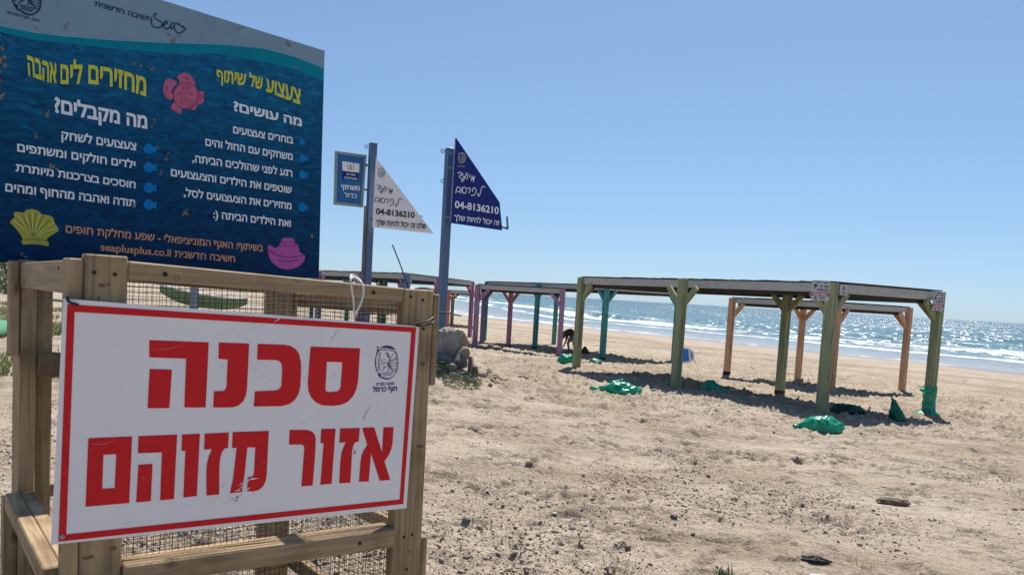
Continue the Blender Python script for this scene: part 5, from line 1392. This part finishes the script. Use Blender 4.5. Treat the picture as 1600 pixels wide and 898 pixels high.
# flotsam in the foreground
q = GT(1395, 786); b_ = blob(61, amp=.35, freq=2.5)
tag(MB().bm(b_, Matrix.Rotation(-.12, 4, 'Z') @ Matrix.Diagonal((.135, .05, .035, 1)), False).build('wood_chunk', M['driftwood']), 'dark brown splintered wood chunk lying on the sand at right', 'driftwood').location = q + Vector((0, 0, .02)); b_.free()
q = GT(1275, 877)
b_ = blob(77, amp=.30, freq=2.6, sub=4)
for v in b_.verts:
    k = 1 - .42 * max(0, v.co.x); v.co = Vector((v.co.x * .095, v.co.y * .032 * k, v.co.z * .026 * k + .012 + .004 * mnoise.noise(v.co * 9)))
o = MB().bm(b_, None, False).build('charred_wood', M['black_debris']); b_.free(); o.location = q; o.rotation_euler = (0, 0, -.12); tag(o, 'black charred wood stub tapering to the right, near the bottom edge', 'driftwood')
q = GT(1297, 900); pn = MB().box((0, 0, .012), (.26, .10, .008), Matrix.Rotation(-.10, 3, 'Z')); o = pn.build('fallen_sheet', M['sheet'], bevel=.002); o.location = q + Vector((.02, -.02, 0)); tag(o, 'flat white panel lying on the sand at the bottom edge', 'panel')
ST = [(828, 729, .075), (858, 733, .05), (1056, 728, .05), (1070, 749, .045), (1053, 807, .06), (893, 823, .05), (884, 826, .035), (728, 811, .07), (1426, 757, .055), (1586, 794, .06), (1275, 803, .07), (1231, 804, .045),
      (1442, 895, .07), (1154, 645, .05), (1128, 812, .05), (760, 803, .035), (1004, 657, .05), (1160, 600, .06), (1516, 699, .06), (1500, 720, .05), (1473, 729, .045), (1278, 702, .06), (1374, 733, .06), (1390, 722, .05), (731, 868, .04), (1120, 880, .03)]
for i, (x, y, s_) in enumerate(ST):
    q = GT(x, y); rock('small_stone', q, (s_ * 1.0, s_ * .75, s_ * .55), 70 + i, M['rock_dark'] if i % 3 else M['rock'], 'small dark stone lying loose on the trodden sand', 'stone', 'small stones on the open sand', rz=i * .8, sink=.28, sub=2)
b = MB(); q = GT(1383, 760); b.box((0, 0, .004), (.06, .025, .008), Matrix.Rotation(-.2, 3, 'Z')); o = b.build('shell_fragment', M['clod']); o.location = q; tag(o, 'pale flat fragment on the sand above the dark wood chunk', 'fragment')
b = MB(); q = GT(867, 797); b.box((0, 0, .004), (.03, .016, .008), Matrix.Rotation(-.3, 3, 'Z')); o = b.build('shell_fragment', M['rope']); o.location = q; tag(o, 'tiny white fragment on the sand right of the cage', 'fragment')

# gravel, crumbs and twigs: nobody could count them
rng = np.random.default_rng(5)
def gtop_arr(x, y):
    i = np.clip(np.searchsorted(xs, x) - 1, 0, len(xs) - 2); j = np.clip(np.searchsorted(ys, y) - 1, 0, len(ys) - 2)
    fx = (x - xs[i]) / (xs[i + 1] - xs[i]); fy = (y - ys[j]) / (ys[j + 1] - ys[j])
    return (Zg[j, i] * (1 - fx) + Zg[j, i + 1] * fx) * (1 - fy) + (Zg[j + 1, i] * (1 - fx) + Zg[j + 1, i + 1] * fx) * fy
OCT = np.array(((1, 0, 0), (-1, 0, 0), (0, 1, 0), (0, -1, 0), (0, 0, 1), (0, 0, -1)), float)
OF = np.array(((0, 2, 4), (2, 1, 4), (1, 3, 4), (3, 0, 4), (2, 0, 5), (1, 2, 5), (3, 1, 5), (0, 3, 5)))
def scatter(name, n, ymax, pw, smin, smax, spw, m, label, cat, seed):
    y = 2.5 + ymax * rng.random(n) ** pw; x = rng.uniform(-.80, .86, n) * y
    dens = .30 + 1.7 * vnoise(x / 1.9, y / 1.5, 61) + .9 * vnoise(x / .7, y / .7, 62) - .5 * np.exp(-((y - 9.9) / 1.6) ** 2)
    k = (rng.random(n) < dens) & ~((np.hypot(x + .95, y - 2.9) < .95) & (rng.random(n) < .8)); x, y = x[k], y[k]; n = len(x)
    sz = smin + (smax - smin) * rng.random(n) ** spw
    a = rng.uniform(0, 6.28, n); sc = np.stack([rng.uniform(.8, 1.8, n), rng.uniform(.6, 1.1, n), rng.uniform(.5, 1.0, n)], 1) * sz[:, None]
    v = OCT[None] * sc[:, None, :] * rng.uniform(.75, 1.25, (n, 6, 1)); v[:, :, 2] += v[:, :, 0] * rng.uniform(-.5, .5, (n, 1))
    c, s_ = np.cos(a)[:, None], np.sin(a)[:, None]
    P = np.stack([v[:, :, 0] * c - v[:, :, 1] * s_ + x[:, None], v[:, :, 0] * s_ + v[:, :, 1] * c + y[:, None], v[:, :, 2] + (gtop_arr(x, y) + sz * .3)[:, None]], -1).reshape(-1, 3)
    f = (OF[None] + 6 * np.arange(n)[:, None, None]).reshape(-1)
    me = bpy.data.meshes.new(name); me.vertices.add(len(P)); me.vertices.foreach_set('co', P.astype(np.float32).reshape(-1))
    me.loops.add(len(f)); me.loops.foreach_set('vertex_index', f.astype(np.int32)); me.polygons.add(len(f) // 3); me.polygons.foreach_set('loop_start', np.arange(0, len(f), 3, dtype=np.int32))
    me.update(calc_edges=True); me.materials.append(m)
    o = bpy.data.objects.new(name, me); COL.objects.link(o); return tag(o, label, cat, kind='stuff')
scatter('gravel', 130000, 12, 1.25, .0028, .0095, 3.4, M['pebble'], 'dark crumbs and pebbles scattered over the near sand', 'gravel', 1)
scatter('sand_clods', 22000, 15, 1.2, .006, .022, 3.2, M['clod'], 'crumbled clods of sand on the trampled near sand', 'sand clods', 2)
b = MB()
for k in range(2200):
    y = 2.7 + 11 * rng.random() ** 2; x = rng.uniform(-.78, .85) * y
    if rng.random() > .3 + 1.6 * float(vnoise(x / .8, y / .8, 33)): continue
    L_ = rng.uniform(.015, .06); a = rng.uniform(0, 6.3); z = gtop(x, y) + .004; w_ = rng.uniform(.0012, .003)
    d = Vector((math.cos(a), math.sin(a), rng.uniform(-.1, .25))) * L_
    b.tube([(x, y, z), Vector((x, y, z)) + d * .5 + Vector((0, 0, L_ * .12)), Vector((x, y, z)) + d], w_, 3)
tag(b.build('dry_twigs', M['twig']), 'dry twigs and weed stalks littering the near sand', 'twigs', kind='stuff')

# ================================================================== PLANTS
def blades(mb, c, n, hgt, spread, w, rnd, lean=.5):
    for _ in range(n):
        a = rnd.uniform(0, 6.28); r_ = spread * math.sqrt(rnd.random()); x, y = c[0] + r_ * math.cos(a), c[1] + r_ * math.sin(a); z = gtop(x, y) - .01
        h_2 = hgt * rnd.uniform(.5, 1.1); a2 = rnd.uniform(0, 6.28); l_ = h_2 * rnd.uniform(.1, lean); d = Vector((math.cos(a2), math.sin(a2), 0)); s_ = Vector((-d.y, d.x, 0)) * w / 2
        p0 = Vector((x, y, z)); p1_ = p0 + d * l_ * .35 + Vector((0, 0, h_2 * .6)); p2_ = p0 + d * l_ + Vector((0, 0, h_2))
        mb.add([p0 - s_, p0 + s_, p1_ + s_ * .7, p1_ - s_ * .7, p2_], [(0, 1, 2, 3), (3, 2, 4)])
def leaves(mb, c, n, R_, hh, size, rnd):
    for _ in range(n):
        a = rnd.uniform(0, 6.28); r_ = R_ * math.sqrt(rnd.random()); x, y = c[0] + r_ * math.cos(a), c[1] + r_ * math.sin(a)
        z = gtop(x, y) + hh * rnd.random() * (1 - (r_ / R_) ** 2 * .7); u = Vector((rnd.uniform(-1, 1), rnd.uniform(-1, 1), rnd.uniform(-.2, 1))).normalized(); v = u.orthogonal().normalized(); s_ = size * rnd.uniform(.6, 1.3); p = Vector((x, y, z))
        mb.add([p - u * s_, p + v * s_ * .4, p + u * s_, p - v * s_ * .4], [(0, 1, 2, 3)])
rnd = random.Random(4)
for i, (px, py, Y_, R_, n_, lab) in enumerate(((706, 583, 11.9, .30, 420, 'grey green creeping shrub below the concrete block'), (690, 574, 12.2, .28, 380, 'grey green creeping shrub against the right cage post'), (722, 588, 11.6, .30, 360, 'grey green creeping shrub left of the tan boulder'), (735, 583, 12.0, .20, 200, 'low green shrub at the foot of the stump'))):
    q = at(px, py, Y_); b = MB(); leaves(b, (q.x, q.y), n_, R_, .15, .026, rnd); o = b.build('creeping_shrub', M['leaf'], loc=(q.x, q.y, gtop(q.x, q.y))); tag(o, lab, 'shrub', 'creeping shrubs on the mound')
for i, (px, py, n_, h_2, s_, w_, mm_, lab, nm) in enumerate(((1132, 893, 46, .075, .05, .011, 'leaf', 'small dark leafy weed at the bottom edge of the sand', 'weed'), (975, 888, 70, .09, .14, .003, 'dry', 'wispy dry grass tuft near the bottom edge, left of the leafy weed', 'grass_tuft'),
        (752, 817, 40, .08, .09, .003, 'dry', 'wispy dry grass tuft on smooth sand right of the cage post', 'grass_tuft'), (690, 832, 30, .08, .06, .003, 'dry', 'thin dry grass tuft close against the cage post', 'grass_tuft'), (700, 748, 40, .06, .16, .004, 'grass', 'sparse green grass tuft a little way behind the cage post', 'grass_tuft'),
        (1345, 880, 40, .06, .10, .003, 'dry', 'wispy dry grass tuft right of the charred stub', 'grass_tuft'))):
    q = G(px, py); b = MB(); blades(b, (q.x, q.y), n_, h_2, s_, w_, rnd, .9); tag(b.build(nm, M[mm_], loc=(q.x, q.y, gtop(q.x, q.y))), lab, 'plant' if nm == 'weed' else 'grass')
# dune vegetation on the left, behind the cage
b = MB()
for _ in range(11000):
    y = 10 + 20 * rnd.random(); x = -.72 * y + (.72 - .21) * y * rnd.random()
    if vnoise(x / 1.7, y / 1.7, 41) < -.22 + .008 * (y - 16): continue
    blades(b, (x, y), 3, .15, .12, .02, rnd, .8)
tag(b.build('dune_grass', M['grass']), 'patchy yellow green grass on the low dune behind the cage', 'grass', kind='stuff')
for i, (px, py, Y_, R_, n_) in enumerate(((520, 488, 17.5, .55, 500), (546, 486, 18, .4, 420), (4, 428, 40, 2.2, 900), (-20, 424, 44, 2.6, 900))):
    q = at(px, py, Y_); b = MB(); leaves(b, (q.x, q.y), n_, R_, .35 if i < 2 else 2.2, .05 if i < 2 else .16, rnd)
    o = b.build('dune_bush', M['leaf'], loc=(q.x, q.y, gtop(q.x, q.y)))
    tag(o, ('leafy green bush seen through the mesh left of the white rope', 'leafy green bush seen through the mesh below the white rope', 'grey green bush on the skyline at the left edge', 'grey green bush partly cut by the left edge')[i], 'bush', 'bushes on the dunes')
# green hull with a white rim on the dune
a_, c_3 = at(250, 462, 22), at(386, 474, 24)
hull = thing('beached_boat', ((a_.x + c_3.x) / 2, (a_.y + c_3.y) / 2, gz((a_.x + c_3.x) / 2, (a_.y + c_3.y) / 2)), 'green hull with a white rim lying on the grass, seen through the cage mesh', 'boat')
dd = (c_3 - a_); L_ = dd.length; dd.z = 0; dd.normalize(); sd_ = Vector((-dd.y, dd.x, 0)); vs, fs, rim = [], [], []
ns = 16
zc = (a_.z + c_3.z) / 2 - hull.location.z + .12
for i in range(ns + 1):
    t = i / ns * 2 - 1; wv = .55 * (1 - abs(t) ** 2.4) + .02; sh = zc + .12 * t * t - .14 * t
    for k, (s_, hz_) in enumerate(((-1, 0), (-.85, -.22), (-.35, -.38), (.35, -.38), (.85, -.22), (1, 0))):
        vs.append(dd * (t * L_ / 2) + sd_ * (s_ * wv) + Vector((0, 0, sh + hz_ * (1 - .5 * abs(t) ** 3))))
for i in range(ns):
    for k in range(5): fs.append((i * 6 + k, (i + 1) * 6 + k, (i + 1) * 6 + k + 1, i * 6 + k + 1))
MB().add(vs, fs, True).build('hull', mat('green_hull', (.16, .29, .14), (.11, .21, .10), 3, .6), hull)
rb = MB()
for k in (0, 5): rb.tube([vs[i * 6 + k] + Vector((0, 0, .02)) for i in range(ns + 1)], .035, 6)
rb.build('rim', M['sheet'], hull)
q = at(-6, 515, 15.5)
b = MB(); n_ = 10; vs = []
for i in range(n_ + 1):
    for k in range(n_ + 1):
        x, y = q.x - 1.6 + 1.9 * i / n_, q.y - 1.2 + 2.4 * k / n_; vs.append((x, y, gtop(x, y) + .06 + .10 * float(vnoise(x * 1.2, y * 1.2, 44)) + .30 * math.sin(math.pi * i / n_) ** .5 * math.sin(math.pi * k / n_) ** .5 ))
b.add(vs, [(i * (n_ + 1) + k, (i + 1) * (n_ + 1) + k, (i + 1) * (n_ + 1) + k + 1, i * (n_ + 1) + k + 1) for i in range(n_) for k in range(n_)], True)
o = b.build('green_tarpaulin', mat('green_cloth', (.06, .25, .12), (.04, .18, .09), 4, .8), loc=(q.x, q.y, gtop(q.x, q.y))); md = o.modifiers.new('t', 'SOLIDIFY'); md.thickness = .03
tag(o, 'green tarpaulin spread on the ground at the left edge of the picture', 'tarpaulin')
